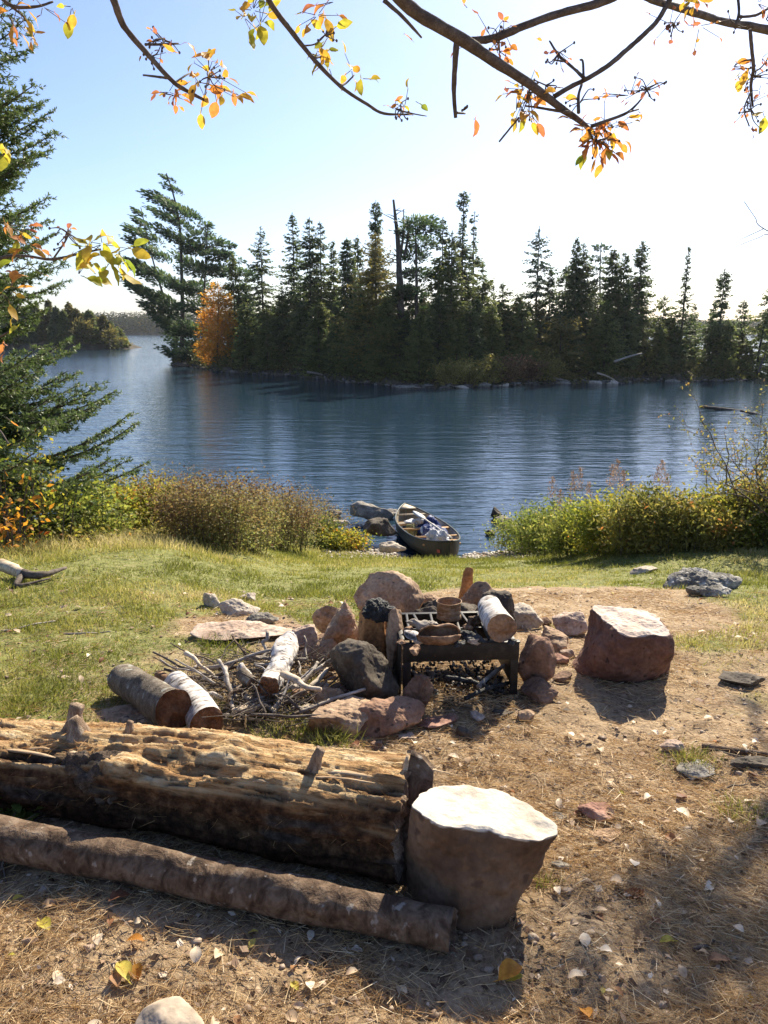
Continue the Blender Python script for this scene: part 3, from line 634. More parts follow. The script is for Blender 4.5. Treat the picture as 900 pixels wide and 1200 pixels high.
# shoreline shrubs
def leafshrub(base, w_, d_, h_, mat, label, seed, name='shrub', cat='shrub', group=None, n=900, leaf=.2, stems=14, stemmat='twig_bark', upright=.5, shape=2.2, lean=(0, 0), wl=.5, tip=None, foot=.28, spread=.09, sr=.012):
    r = np.random.default_rng(seed); base = np.array(base, float); t = thing(name, label, cat, base, group)
    mb = MB(); 
    ends = []
    for k in range(stems):
        a = r.uniform(0, 6.28); q = r.random() ** .5; e = np.array([math.cos(a) * q * w_ / 2 + lean[0], math.sin(a) * q * d_ / 2 + lean[1], h_ * (1 - .35 * q ** shape) * r.uniform(.75, 1.05)])
        s0 = e * [foot, foot, 0] + [0, 0, -.03]; mid = (s0 + e) / 2 + [0, 0, h_ * .08]; 
        V, F = tube(base + smooth_path([s0, mid, e], 3), np.linspace(sr, sr * .3, 7) * (h_ + .3), 4, cap=False); mb.add(V, F); ends.append((s0, mid, e))
    mb.build('stems', MT[stemmat], t)
    # leaves: scattered around stems curves and through the dome
    E = np.array([x[2] for x in ends]); S0 = np.array([x[0] for x in ends]); k = r.integers(0, stems, n); u = r.uniform(.03, 1.05, (n, 1)) ** .8
    Q = S0[k] * (1 - u) + E[k] * u + [0, 0, 0] + r.normal(0, 1, (n, 3)) * [w_ * spread, d_ * spread, h_ * spread * .8]
    Q[:, 2] = np.abs(Q[:, 2])
    gxy = base[None] + Q; 
    D = norm(r.normal(size=(n, 3)) * [1, 1, .6] + [0, 0, upright]); L_ = leaf * r.uniform(.6, 1.5, n)
    vv = np.clip(.5 + .3 * fbm(Q * 2.5 / max(w_, .5), 2, seed) + r.normal(0, .2, n) + (tip or 0) * (Q[:, 2] / h_ - .5), 0, 1)
    V, F, v = cards(gxy, D, L_, L_ * wl, r.uniform(-1.5, 1.5, n), vv, bend=.15)
    MB().add(V, F, v).build('foliage', mat, t)
    return t
r = np.random.default_rng(61)
SB = [(525, 5, 'understory'), (548, 2, 'understory'), (572, 4, 'cedar'), (596, 3, 'redbush'), (618, 4, 'redbush'), (640, 4, 'understory')]
MT['shoreshrub'] = leafM('shore_shrub_leaves', [(.12, .11, .035), (.28, .25, .07), (.46, .38, .13)], .5); MT['shorered'] = leafM('shore_red_leaves', [(.14, .07, .045), (.30, .17, .10), (.36, .28, .12)], .5)
for k, (u, _, m) in enumerate(SB):
    m = 'shorered' if m == 'redbush' else 'shoreshrub'
    b = isl_base(u, 1.0)
    b = b + [0, -.5, .1]; leafshrub(b, 2.4, 1.4, 1.75 + r.uniform(-.3, .2), MT[m], ['yellow-green leafy shrub at the left of the island shore thicket', 'second olive shrub from the left in the island shore thicket', 'rounded olive shrub in the middle of the island shore thicket', 'reddish shrub in the island shore thicket', 'darker red shrub right of its reddish neighbour on the island shore', 'low olive shrub beside the bright cedar on the island shore'][k], 300 + k, n=1700, leaf=.17, stems=16, group='shrubs along the island shore')
# dark undergrowth mass along the island edge
n = 17000; x = r.uniform(sh_x[0] + .6, sh_x[-1] - .5, n); s = r.uniform(.5, 5, n) ; yy = np.interp(x, sh_x, sh_y) + s
zz = np.array([isl_h(a, b_) for a, b_ in zip(x, yy)]); hh = .25 + .75 * (fbm(np.stack([x * .8, yy * .8, 0 * x], 1), 3, 99) * .5 + .5)
B = np.stack([x, yy, zz + r.random(n) * hh * 1.3 * sstep(.3, 1.8, s)], 1)
V, F, v = cards(B, norm(r.normal(size=(n, 3)) + [0, 0, .5]), r.uniform(.15, .4, n), r.uniform(.08, .2, n), r.uniform(-1.5, 1.5, n), np.clip(r.normal(.35, .2, n), 0, 1))
o = MB().add(V, F, v).build('undergrowth', MT['understory'], loc=(0, 60, WATER)); tag(o, 'low dark undergrowth covering the island floor behind the shoreline', 'undergrowth', kind='stuff')
# rubble along the island waterline
mb = MB(); V0, F0 = ico(1)
for k in range(430):
    x = r.uniform(sh_x[2], sh_x[-2]) if k % 3 else r.uniform(*[P(a, 450, 56)[0] for a in (470, 740)])
    y = float(np.interp(x, sh_x, sh_y)) + r.uniform(-.15, .9); sz = r.uniform(.05, .2) * r.uniform(.6, 1.3)
    V = V0 * (sz * r.uniform(.6, 1.4, 3) * [1, 1, .6]) * (1 + .2 * r.normal(size=(len(V0), 1))); mb.add(V + [x, y, WATER + r.uniform(-.02, .14)], [F0], r.random())
o = mb.build('shore_rubble', MT['rubble'], loc=(0, 55, WATER)); tag(o, 'small broken stones strewn along the island waterline', 'rubble', kind='stuff')
# larger shore rocks on the island
for k, (u, wpx, hpx, lab, m) in enumerate([(475, 26, 5, 'flat pale ledge rock at the island waterline', 'grey_rock'), (541, 12, 6, 'pale boulder at the left end of the island shore thicket', 'pale_rock'), (566, 14, 7, 'white-faced rock below the reddish island shrubs', 'grey_rock'), (592, 10, 5, 'small white rock on the shore under the red shrub', 'pale_rock'), (700, 14, 6, 'bright slanted rock at the shore beneath the three dark spires', 'pale_rock'), (718, 10, 7, 'upright pale stone right of the slanted shore rock', 'pale_rock'), (662, 12, 5, 'grey rock in front of the bright shore cedar', 'grey_rock'), (790, 12, 4, 'flat grey rock on the shore under the needle-thin spruce', 'grey_rock'), (325, 12, 5, 'dark low rock at the waterline under the tall open-branched spruce', 'dark_rock'), (212, 14, 7, 'dark rounded rock at the left tip of the island', 'dark_rock')]):
    b = isl_base(u, -.2); s_ = b[1] / F_PX
    V, F = rock_shape((wpx * s_ * 1.2, wpx * s_ * .7, hpx * s_ * 1.0), 700 + k, 3, 12, .06); p = np.array([b[0], b[1], WATER + hpx * s_ * .12])
    tag(to_obj('shore_rock', V + p, [F], MT[m], loc=p), lab, 'rock', 'rocks on the island shore')
# driftwood on the island
for (a, c, a2, c2, rad, lab, m) in [(720, 424, 752, 414, .09, 'pale fallen trunk leaning among the island trees beneath the spires', 'dead_wood'), (640, 441, 683, 452, .09, 'grey driftwood pole sloping down to the island waterline', 'dead_wood'), (700, 437, 722, 446, .07, 'short bleached branch on the island rubble beneath the three spires', 'pale_wood'), (360, 436, 384, 441, .09, 'grey drift log at the shore below the twin-topped spruces', 'dead_wood'), (888, 438, 897, 415, .10, 'dark leaning stub at the right tip of the island', 'trunk_bark')]:
    b = isl_base((a + a2) / 2, .2); p0, p1 = P(a, c, b[1]), P(a2, c2, b[1] + .6)
    V, F = tube(smooth_path([p0, (p0 + p1) / 2 + [0, 0, .05], p1], 4), np.linspace(rad, rad * .5, 9), 7, jit=.15)
    tag(MB().add(V, F).build('driftwood', MT[m], loc=(p0 + p1) / 2, smooth=True), lab, 'driftwood')

# ------------------------------------------------------------------ left headland at ~150 m
YH = 150.; hx0, hx1 = P(-60, 400, YH)[0], P(150, 400, YH)[0]
n1_, n2_ = 60, 14; xs = np.linspace(hx0 - 60, hx1, n1_); ss = np.linspace(0, 15, n2_)
e = sstep(0, 7, hx1 - xs)[None]; HX = np.repeat(xs[None], n2_, 0); HY = YH + ss[:, None] + (1 - e) * 5 + 1.5 * np.sin(xs * .7)[None]
HZ = WATER - .4 + e * (1.5 * sstep(0, 3, ss)[:, None] + .6 * sstep(3, 9, ss)[:, None] - 2.4 * sstep(11, 15, ss)[:, None])
i, j = np.meshgrid(np.arange(n2_ - 1), np.arange(n1_ - 1), indexing='ij')
Fh = np.stack([i * n1_ + j, i * n1_ + j + 1, (i + 1) * n1_ + j + 1, (i + 1) * n1_ + j], -1).reshape(-1, 4)
tag(to_obj('headland_ground', np.stack([HX.ravel(), HY.ravel(), HZ.ravel()], 1), [Fh], MT['island_soil'], loc=(hx0, YH, WATER), smooth=True), kind='structure')
r = np.random.default_rng(71)
HL = [(34, 362, 8), (44, 356, 8), (52, 365, 7), (61, 352, 8), (69, 360, 8), (77, 364, 7), (84, 355, 9), (92, 362, 8), (100, 367, 8), (107, 364, 9), (115, 372, 9), (123, 370, 9), (131, 377, 8), (139, 384, 7), (146, 394, 5), (24, 358, 8), (14, 352, 8), (4, 356, 8)]
for k, (u, vt, hw) in enumerate(HL):
    Y_ = YH + 3 + r.uniform(0, 6); p = P(u, 405, Y_); p[2] = WATER + .6; H = P(u, vt, Y_)[2] - p[2]
    conifer(p, H, hw * 1.5 * Y_ / F_PX, MT[['spruce', 'fir', 'cedar', 'understory'][k % 4]], 1500 + k, 'conifer in the dense row on the low headland across the water at the left', 'conifers on the left headland', dist=Y_, dens=1.9, z0=0, power=.6, card=.5)
for k, (u, vt) in enumerate([(96, 374), (128, 383), (142, 396)]):
    p = P(u, 405, YH + 1.5); p[2] = WATER + .5; c = P(u, (vt + 405) / 2, YH + 1.5); rr = (405 - vt) / 2 * YH / F_PX
    pad_tree(p, [p, c, c + [0, 0, rr * .6]], [(c, np.array([rr * .7, rr * .6, rr])), (c + [rr * .3, 0, rr * .3], np.array([rr * .5, rr * .5, rr * .6]))], MT['cedar'], ['olive round tree in the middle of the left headland shore', 'yellowish round tree near the tip of the left headland', 'small round tree leaning at the tip of the left headland'][k], 'tree', 'broadleaf_tree', 80 + k, tr=.15, dist=150, card=.5)

# ------------------------------------------------------------------ far shore: land + far-off wood
def far_ridge(Y0, x0, x1, hgt_, seed):
    n = 160; xs = np.linspace(x0, x1, n); prof = [(-6, -1), (0, 1.2), (60, hgt_), (200, hgt_ * 1.1), (400, -1)]
    V = []; 
    nn = fbm(np.stack([xs * .006, 0 * xs, 0 * xs], 1), 3, seed) * .5 + .5; wob = 25 * fbm(np.stack([xs * .004, 0 * xs + 5, 0 * xs], 1), 3, seed + 1)
    for (dy, dz) in prof: V.append(np.stack([xs, Y0 + dy + wob, WATER + dz * (1 + 0 * nn if dz < 2 else (.5 + nn))], 1))
    m = len(prof); i, j = np.meshgrid(np.arange(m - 1), np.arange(n - 1), indexing='ij')
    return np.concatenate(V), np.stack([i * n + j, i * n + j + 1, (i + 1) * n + j + 1, (i + 1) * n + j], -1).reshape(-1, 4), xs, nn, wob
Vr, Fr, xs, nn, wob = far_ridge(520, -900, 900, 3.0, 3)
tag(to_obj('far_shore_ground', Vr, [Fr], MT['island_soil'], loc=(0, 520, WATER), smooth=True), kind='structure')
n = 7500; x = r.uniform(-420, 420, n); dy = r.uniform(0, 60, n) ** 1.0; y = 520 + dy + np.interp(x, xs, wob)
hT = r.uniform(8, 14, n) * np.interp(x, xs, .75 + .35 * nn) * np.where(x > -100, .62, 1.0); zb = WATER + np.interp(dy, [0, 60], [1, 2.5])
mb = MB(); k6 = 5
# each far tree: a stack of small crossed sprays
tot = n * 26; ti = np.repeat(np.arange(n), 26); f = r.random(tot); rad = (1 - f) ** .7 * hT[ti] * .24 + .2; a = r.uniform(0, 6.28, tot)
B = np.stack([x[ti] + np.cos(a) * rad * .7, y[ti] + np.sin(a) * rad * .7, zb + 0 * x if False else zb[ti] + f * hT[ti] * .95], 1)
L_ = (2.2 * (1 - f) + 1.2); V, F, v = cards(B, np.stack([np.cos(a), np.sin(a), r.uniform(-.6, .6, tot)], 1), L_, L_ * .5, r.uniform(-1.4, 1.4, tot), np.clip((r.random(n) ** 2.2)[ti] + r.normal(0, .08, tot), 0, 1))
o = MB().add(V, F, v).build('distant_forest', MT['farwood'], loc=(0, 520, WATER)); tag(o, 'low far-off forest on the opposite lake shore', 'forest', kind='stuff')
# ------------------------------------------------------------------ rocks near the camera
MT['redtan_rock'] = M('redtan_rock', [(.15, .08, .05), (.29, .165, .105), (.40, .26, .18)], 9, .9, .8, .014, fine=7, speck=((.08, .05, .035), 26, .64))
def place(u, v, dz=0.0): p = G(u, v); return np.array([p[0], p[1], p[2] + dz])
def rock(u, v, wpx, hm, mat, label, seed, dep=.75, yaw=0, sub=5, planes=13, rough=.05, extra=None, group=None, cat='rock', name='rock', z=None, dy=0, soft=20, sink=.25, tilt=0, roll=0, minr=.62, wm=None):
    """u,v = photo column and row of the front foot; wpx width in photo px; hm height in metres"""
    p = G(u, v); d = (p - EYE) @ np.array([0, CP, -SP]); w_ = wm or wpx * d / F_PX; dd = w_ * dep; H = hm * (1 + sink)
    V, F = rock_shape((w_, dd, H), seed, sub, planes, rough, extra, soft, minr)
    V = V @ ry(R(roll)).T @ rx(R(tilt)).T @ rz(R(yaw)).T
    c = np.array([p[0], p[1] + dd * .42 + dy, (gz(p[0], p[1] + dd * .4) if z is None else z)])
    V = V - [0, 0, V[:, 2].min()] - [0, 0, H * sink / (1 + sink)] + c
    o = to_obj(name, V, [F], MT[mat], loc=c, smooth=False)
    o.data.polygons.foreach_set('use_smooth', np.ones(len(F), bool))
    return tag(o, label, cat, group)

RG = 'rocks of the fire ring'
def onz(L_): return [EYE + ray(u, v) * ((z - EYE[2]) / ray(u, v)[2]) for (u, v, z) in L_]
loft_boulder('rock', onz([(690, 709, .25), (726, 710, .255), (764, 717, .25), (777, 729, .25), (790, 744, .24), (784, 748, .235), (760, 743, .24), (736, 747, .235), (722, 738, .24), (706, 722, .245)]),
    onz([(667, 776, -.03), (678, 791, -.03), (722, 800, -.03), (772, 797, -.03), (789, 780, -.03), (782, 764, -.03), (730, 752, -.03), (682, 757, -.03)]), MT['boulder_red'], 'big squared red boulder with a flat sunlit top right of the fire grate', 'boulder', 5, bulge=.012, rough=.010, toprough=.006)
rock(432, 826, 84, .215, 'dark_rock', 'large dark rounded rock in shade against the left side of the fire grate', 12, dep=.8, yaw=-25, soft=30, planes=11, rough=.05)
rock(453, 742, 66, .27, 'tan_rock', 'tan angular rock with a sunlit top at the back of the fire ring', 5, dep=.75, soft=22, dy=.02, planes=10)
rock(404, 770, 46, .25, 'tan_rock', 'pointed upright tan rock on the left rear of the fire ring', 41, dep=.6, soft=22, planes=9, extra=[(-.8, 0, .7, .62), (.8, .1, .6, .62)])
rock(374, 775, 32, .15, 'tan_rock', 'small brown rock between the pinkish rock and the pointed rock', 43, dep=.8)
rock(358, 772, 46, .12, 'pink_rock', 'pinkish rounded rock at the left end of the fire ring', 44, dep=.7)
rock(438, 788, 44, .275, 'orange_rock', 'orange-brown upright block capped by charred wood beside the grate', 15, dep=.6, soft=28, planes=5, minr=.9, rough=.035,
     extra=[(1, -.25, .05, .72), (-1, -.2, .12, .72), (.05, -1, .05, .8), (0, 1, .1, .8), (0, .05, 1, .85)])
rock(402, 866, 76, .085, 'tan_rock', 'flat cracked tan rock at the front left of the fire ring', 17, dep=.8, soft=20, planes=8, extra=[(0, 0, 1, .7)], yaw=25)
rock(377, 858, 34, .05, 'pale_rock', 'thin pale slab poking out left of the flat cracked rock', 18, dep=.9, soft=20, extra=[(0, 0, 1, .6)])
rock(457, 866, 66, .14, 'redtan_rock', 'blocky reddish rock in front of the fire ring', 19, dep=.75, soft=20, planes=9, extra=[(-.2, -.9, .5, .72), (0, 0, 1, .8)])
rock(512, 856, 52, .035, 'red_rock', 'thin reddish slab lying at the mouth of the fire pit', 20, dep=.5, soft=20, extra=[(0, 0, 1, .6)], yaw=12)
rock(492, 836, 36, .13, 'red_rock_dark', 'wedge of dark red rock at the left foot of the grate', 21, dep=.6, soft=20)
rock(629, 812, 38, .235, 'redtan_rock', 'tall rounded red rock against the right side of the grate', 23, dep=1.2, soft=9, rough=.03)
rock(636, 826, 42, .075, 'red_rock_dark', 'low dark red rock under the tall one at the right grate leg', 24, dep=.9)
rock(650, 762, 46, .13, 'tan_rock', 'brown angular rock behind the right side of the grate', 25, dep=.8, soft=18)
rock(617, 738, 44, .15, 'pale_rock', 'pale rock behind the birch log on the grate', 26, dep=.7)
rock(595, 732, 30, .12, 'tan_rock', 'small tan rock hidden mostly behind the birch log', 27, dep=.8)
rock(666, 745, 44, .085, 'pink_rock', 'pale pinkish block between the fire ring and the red boulder', 28, dep=.6, soft=24, planes=8)
rock(652, 778, 24, .05, 'red_rock', 'small reddish stone wedged left of the big red boulder', 29)
rock(503, 730, 46, .20, 'tan_rock', 'flat brown slab at the back edge of the grate', 30, dep=.6, soft=22, extra=[(0, 0, 1, .6)])
rock(556, 728, 40, .19, 'tan_rock', 'rounded tan rock behind the rusty can', 39, dep=.6)
for k, (u, v, w_, h_, m_, lab) in enumerate([(386, 752, 34, .16, 'tan_rock', 'tan rock filling the gap behind the pointed rock'), (474, 736, 30, .20, 'tan_rock', 'small upright tan rock at the back left corner of the grate'), (412, 800, 30, .10, 'redtan_rock', 'reddish brown rock tucked left of the large dark rock'), (388, 830, 36, .07, 'tan_rock', 'low tan rock between the stick pile and the dark rock'), (535, 742, 70, .18, 'dark_rock', 'sooty dark rock forming the back wall inside the grate'), (585, 745, 50, .17, 'dark_rock', 'second sooty rock inside the grate at the back right'), (498, 745, 44, .16, 'dark_rock', 'sooty rock inside the grate at the back left')]):
    rock(u, v, w_, h_, m_, lab, 950 + k, dep=.5, soft=24, group=RG)
rk = np.random.default_rng(88)
for k, (u, v) in enumerate([(388, 800), (398, 815), (372, 792), (346, 782), (486, 850), (530, 848), (560, 846), (588, 842), (618, 845), (660, 800), (668, 772), (640, 790), (424, 862), (440, 880), (480, 868), (545, 868), (600, 720), (640, 735)]):
    rock(u, v, rk.uniform(12, 26), rk.uniform(.02, .055), ['tan_rock', 'red_rock_dark', 'pink_rock', 'dark_rock'][k % 4], ['small tan cobble lying around the foot of the fire ring', 'small dark red cobble lying around the foot of the fire ring', 'small pinkish cobble lying around the foot of the fire ring', 'small dark cobble lying around the foot of the fire ring'][k % 4], 900 + k, sub=4, group='cobbles around the fire ring')
# thin slab standing on edge left of the grate
rock(463, 800, 15, .29, 'tan_rock', 'thin tan slab standing on edge against the left grate wall', 33, dep=2.0, soft=26, planes=5, minr=.9, yaw=10, rough=.02, sink=.08)
# meadow and dirt stones
MG = None
rock(842, 694, 92, .14, 'lichen_rock', 'rough grey layered outcrop with lichen in the grass on the right', 50, dep=.8, sub=6, rough=.07, planes=20, tilt=8)
rock(832, 700, 50, .04, 'lichen_rock', 'low pale flaky rock in front of the layered outcrop', 58, dep=.5, rough=.08)
rock(755, 672, 30, .05, 'pale_rock', 'small pale stone in the grass left of the layered outcrop', 51)
rock(246, 712, 20, .09, 'pale_rock', 'narrow pale stone standing in the grass left of its flat neighbour', 52)
rock(279, 722, 42, .085, 'pale_rock', 'rounded white stone in the grass on the left', 53, dep=.7)
rock(290, 704, 20, .05, 'pale_rock', 'small pale stone just behind the rounded white one', 54)
rock(306, 732, 30, .05, 'grey_rock', 'bark-coloured stone right of the rounded white stone', 55)
rock(282, 752, 94, .035, 'pink_rock', 'flat reddish sandstone slab in the grass behind the sticks', 56, dep=.6, soft=24, extra=[(0, 0, 1, .6)])
bpy.data.materials['orange_rock']
rock(336, 741, 52, .02, 'tan_rock', 'low flat brown slab right of the sandstone slab', 57, dep=.5, extra=[(0, 0, 1, .6)])
rock(197, 1226, 68, .05, 'smooth_stone', 'smooth pale round stone at the bottom edge of the picture', 60, dep=.75, soft=7, rough=.018, planes=8, minr=.85)
rock(820, 916, 50, .022, 'grey_rock', 'flat grey-green stone half buried beside a grass tuft', 61, dep=.7)
rock(876, 807, 56, .028, 'dark_rock', 'dark low stone half buried at the right edge of the dirt', 62, dep=.6)
rock(793, 882, 26, .035, 'pink_rock', 'small whitish stone on the dirt above the grey-green stone', 63)
rock(697, 962, 46, .035, 'red_rock', 'reddish stone half buried right of the tan boulder', 64, dep=.7, soft=7)
rock(655, 1020, 24, .02, 'grey_rock', 'small round stone close to the right of the tan boulder', 65)
rock(715, 985, 34, .012, 'tan_rock', 'flat brown stone below the reddish half-buried one', 66)
rock(32, 1112, 18, .014, 'tan_rock', 'small tan pebble in the dirt at the lower left', 67)
rock(655, 960, 16, .012, 'grey_rock', 'flat grey pebble between the tan boulder and the reddish stone', 68)
rock(104, 1118, 14, .016, 'pink_rock', 'pinkish pebble by the shadow edge at the lower left', 69)
rock(160, 852, 84, .045, 'tan_rock', 'broad flat tan stone under the cut firewood logs', 70, dep=.85, soft=20, extra=[(0, 0, 1, .55)])
rock(893, 905, 74, .025, 'dark_rock', 'flat dark slab at the right edge of the dirt', 71, dep=.35, soft=20, extra=[(0, 0, 1, .6)])
rock(28, 632, 46, .10, 'pale_rock', 'pale stones in the undergrowth behind the fallen branch', 72)
# rocks by the canoe (in the shallows)
def wrock(u, v, wpx, hpx, mat, label, seed, z=None, **kw):
    z = WATER if z is None else z
    r_ = ray(u, v); p = EYE + r_ * ((z - EYE[2]) / r_[2]); d = p[1] * CP + (EYE[2] - z) * SP; w_ = wpx * d / F_PX; h_ = hpx * d / F_PX
    V, F = rock_shape((w_, w_ * .8, h_ * 1.3), seed, 4, 12, .05, kw.get('extra'), 12); c = p + [0, w_ * .35, 0]
    V = V - [0, 0, V[:, 2].min()] - [0, 0, h_ * .25] + c
    o = to_obj('rock', V, [F], MT[mat], loc=c, smooth=True); return tag(o, label, 'rock')
wrock(434, 610, 44, 17, 'grey_rock', 'pale-topped boulder at the water left of the canoe', 81, z=-2.1)
wrock(443, 627, 40, 22, 'dark_rock', 'dark boulder beneath the pale-topped one left of the canoe', 82, z=-2.0)
wrock(458, 606, 20, 8, 'pale_rock', 'small pale rock touching the bow side of the canoe', 83, z=-2.15)
wrock(391, 606, 16, 6, 'grey_rock', 'little rock at the end of the brown shrub thicket', 84)
wrock(581, 609, 15, 11, 'dark_rock', 'dark pointed rock in the shallows right of the canoe', 85)
wrock(592, 616, 24, 8, 'grey_rock', 'light grey low rock in the shallows beside the dark pointed one', 86)
wrock(575, 628, 14, 6, 'dark_rock', 'small black rock awash nearest the canoe', 87)
wrock(602, 622, 18, 5, 'pale_rock', 'pale low rock at the foot of the right shore thicket', 88)
wrock(456, 648, 30, 10, 'pale_rock', 'flat pale rock on the bank beside the canoe hull', 89, z=-1.88)
wrock(400, 618, 22, 7, 'pale_rock', 'pale rock among the stems at the left bank', 90, z=-2.05)
# pebbles on the landing and gravel
r = np.random.default_rng(90); n = 2600; x = r.uniform(-1.0, 3.2, n); y = r.uniform(11.2, 14.4, n); z = hgt(x, y); V0, F0 = ico(1)
sz = r.uniform(.012, .04, n); mb = MB(); 
V = (V0[None] * (1 + .25 * r.normal(size=(n, len(V0), 1))) * sz[:, None, None] * np.stack([r.uniform(.8, 1.5, n), r.uniform(.8, 1.3, n), np.full(n, .7)], 1)[:, None]) + np.stack([x, y, z + .004], 1)[:, None]
o = MB().add(V.reshape(-1, 3), [(F0[None] + (np.arange(n) * len(V0))[:, None, None]).reshape(-1, 3)], np.repeat(r.random(n), len(V0))).build('beach_gravel', leafM('gravel', [(.12, .10, .085), (.28, .24, .20), (.5, .45, .39)], 0), loc=(1, 12, -2)); tag(o, 'pebbly gravel of the little canoe landing', 'gravel', kind='stuff')

# ------------------------------------------------------------------ logs
def frame_of(A, B):
    A, B = np.asarray(A, float), np.asarray(B, float); X = norm(B - A); Yv = norm(np.cross([0, 0, 1.], X)); Zv = np.cross(X, Yv); return np.stack([X, Yv, Zv], 1), np.linalg.norm(B - A)
def setrot(o, Rm): o.rotation_euler = Matrix(Rm.tolist()).to_euler()
def log(A, B, r0, r1, bark, cut, label, cat, seed, name='log', ends=(1, 1), group=None, n=28, jit=.08, bendz=0, kn=0, facet=0, cutrough=.02, bump_fn=None, seg=40):
    A, B = np.asarray(A, float), np.asarray(B, float); Rm, Ln = frame_of(A, B); t = thing(name, label, cat, (A + B) / 2, group); setrot(t, Rm)
    r = np.random.default_rng(seed); m = seg; xs = np.linspace(-Ln / 2, Ln / 2, m); th = np.linspace(0, 2 * np.pi, n, endpoint=False)
    rad = np.interp(xs, [-Ln / 2, Ln / 2], [r0, r1]); cy = .15 * r0 * fbm(np.stack([xs * 2 / max(Ln, .2), 0 * xs + seed, 0 * xs], 1), 2, seed); cz = bendz * (1 - (2 * xs / Ln) ** 2)
    XX, TH = np.meshgrid(xs, th, indexing='ij')
    q = np.stack([XX.ravel() / r0 * .45, np.cos(TH).ravel() * 1.3, np.sin(TH).ravel() * 1.3 + seed], 1)
    k = 1 + jit * fbm(q, 4, seed).reshape(m, n); RR = rad[:, None] * k
    for _ in range(kn):
        x0, t0 = r.uniform(-Ln / 2, Ln / 2), r.uniform(0, 6.28); RR = RR + r0 * .22 * np.exp(-((XX - x0) / (r0 * .3)) ** 2 - ((np.angle(np.exp(1j * (TH - t0)))) / .35) ** 2)
    V = np.stack([XX, cy[:, None] + RR * np.cos(TH), cz[:, None] + RR * np.sin(TH)], -1).reshape(-1, 3)
    i, j = np.meshgrid(np.arange(m - 1), np.arange(n), indexing='ij'); j2 = (j + 1) % n
    Fq = np.stack([i * n + j, (i + 1) * n + j, (i + 1) * n + j2, i * n + j2], -1).reshape(-1, 4)
    o = to_obj('bark', V, [Fq], MT[bark], t, local=True, smooth=True)
    for e, on in zip((0, m - 1), ends):
        s = -1 if e == 0 else 1; c = np.array([xs[e], cy[e], cz[e]]); ring = V[e * n:(e + 1) * n]
        rings = [ring]; 
        for f in (.93, .75, .55, .35, .15):
            rg = c + (ring - c) * f; rg[:, 0] += s * (.01 * r0) + (cutrough * fbm(rg * (3 / r0) * .5 + seed, 3, seed + 3) * r0 * 6 if on else 0); rings.append(rg)
        Vc = np.vstack(rings + [c[None] + [s * .02 * r0, 0, 0]]); kk = len(rings)
        a, b_ = np.meshgrid(np.arange(kk - 1), np.arange(n), indexing='ij'); b2 = (b_ + 1) % n
        Fc = np.stack([a * n + b_, a * n + b2, (a + 1) * n + b2, (a + 1) * n + b_], -1).reshape(-1, 4); jj = np.arange(n)
        Ft = np.stack([(kk - 1) * n + jj, (kk - 1) * n + (jj + 1) % n, np.full(n, kk * n)], 1)
        to_obj('cut_face', Vc, [Fc, Ft], MT[cut], t, local=True, smooth=True)
    return t
# cut firewood logs lying left of the stick pile (front ends face the camera)
def up(p, dz): return np.array([p[0], p[1], p[2] + dz])
log(up(G(146, 812), .075), up(G(207, 862), .115), .070, .082, 'grey_bark', 'rot_wood', 'grey-barked cut log with a reddish rotten end left of the stick pile', 'firewood log', 5, kn=2, cutrough=.05)
log(up(G(208, 815), .06), up(G(243, 868), .075), .058, .070, 'birch', 'rot_wood', 'white birch-bark cut log lying against the grey-barked log', 'firewood log', 6, cutrough=.04)
log(up(G(186, 800), .04), up(G(222, 826), .05), .022, .026, 'bark_under', 'bark_under', 'thin peeled orange-brown stick behind the cut logs', 'stick', 7, name='stick')

# the long thin pole in front of the seat log
pA, pB = up(G(-180, 968), .060), up(G(530, 1108), .052)
log(pA, pB, .066, .055, 'brown_bark', 'brown_bark', 'long dark round pole lying on the ground in front of the seat log', 'log', 8, name='log', jit=.07, seg=160, n=48, kn=9, cutrough=.05, bendz=.012)

# the big split seat log
sA, sB = np.array([-2.25, 2.80, .17]), np.array([.075, 2.19, .165])
Rm, Ln = frame_of(sA, sB); t = thing('log', 'massive weathered split log with a ragged pale top used as a bench', 'log', (sA + sB) / 2); setrot(t, Rm); seat = t
m, n = 420, 150; xs = np.linspace(-Ln / 2, Ln / 2, m); th = np.linspace(0, 2 * np.pi, n, endpoint=False); XX, TH = np.meshgrid(xs, th, indexing='ij')
r0 = .185; ex = 3.0
sq = 1 / (np.abs(np.cos(TH)) ** ex + np.abs(np.sin(TH)) ** ex) ** (1 / ex)       # rounded square section
tap = .74 + .26 * sstep(-.75, 1.0, XX)
RY, RZ = r0 * .92 * sq, r0 * .98 * sq
q = np.stack([XX.ravel() * 1.2, np.cos(TH).ravel() * .9, np.sin(TH).ravel() * .9], 1)
low = fbm(q * 1.6, 3, 201).reshape(m, n)
grain = fbm(np.stack([XX.ravel() * 3.5, (TH * 6).ravel(), 0 * XX.ravel()], 1), 5, 203, .6).reshape(m, n)       # streaks along the length
rot = fbm(q * 9, 5, 207, .6).reshape(m, n)
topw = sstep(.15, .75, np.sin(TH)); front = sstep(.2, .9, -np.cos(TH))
pitf = sstep(.1, .7, fbm(q * 2.2 + 9, 3, 211).reshape(m, n))
k = 1 + .10 * low + .035 * rot * (1 - topw * .4) - topw * (.05 * np.abs(grain) + .06 * pitf) + .02 * topw
y = -np.cos(TH) * RY * k * -1; z = np.sin(TH) * RZ * k
y = y * (.8 + .2 * tap); z = (z + r0) * tap * .84 - r0 + .008 * np.sin(XX * 5)
steps = np.round(grain * 2.2) / 2.2; z = z + topw * (.013 * steps - .024 * sstep(.0, .9, low)); 
crk = fbm(np.stack([XX.ravel() * .9 + 3, (TH * 10).ravel(), 0 * XX.ravel()], 1), 4, 231, .55).reshape(m, n)
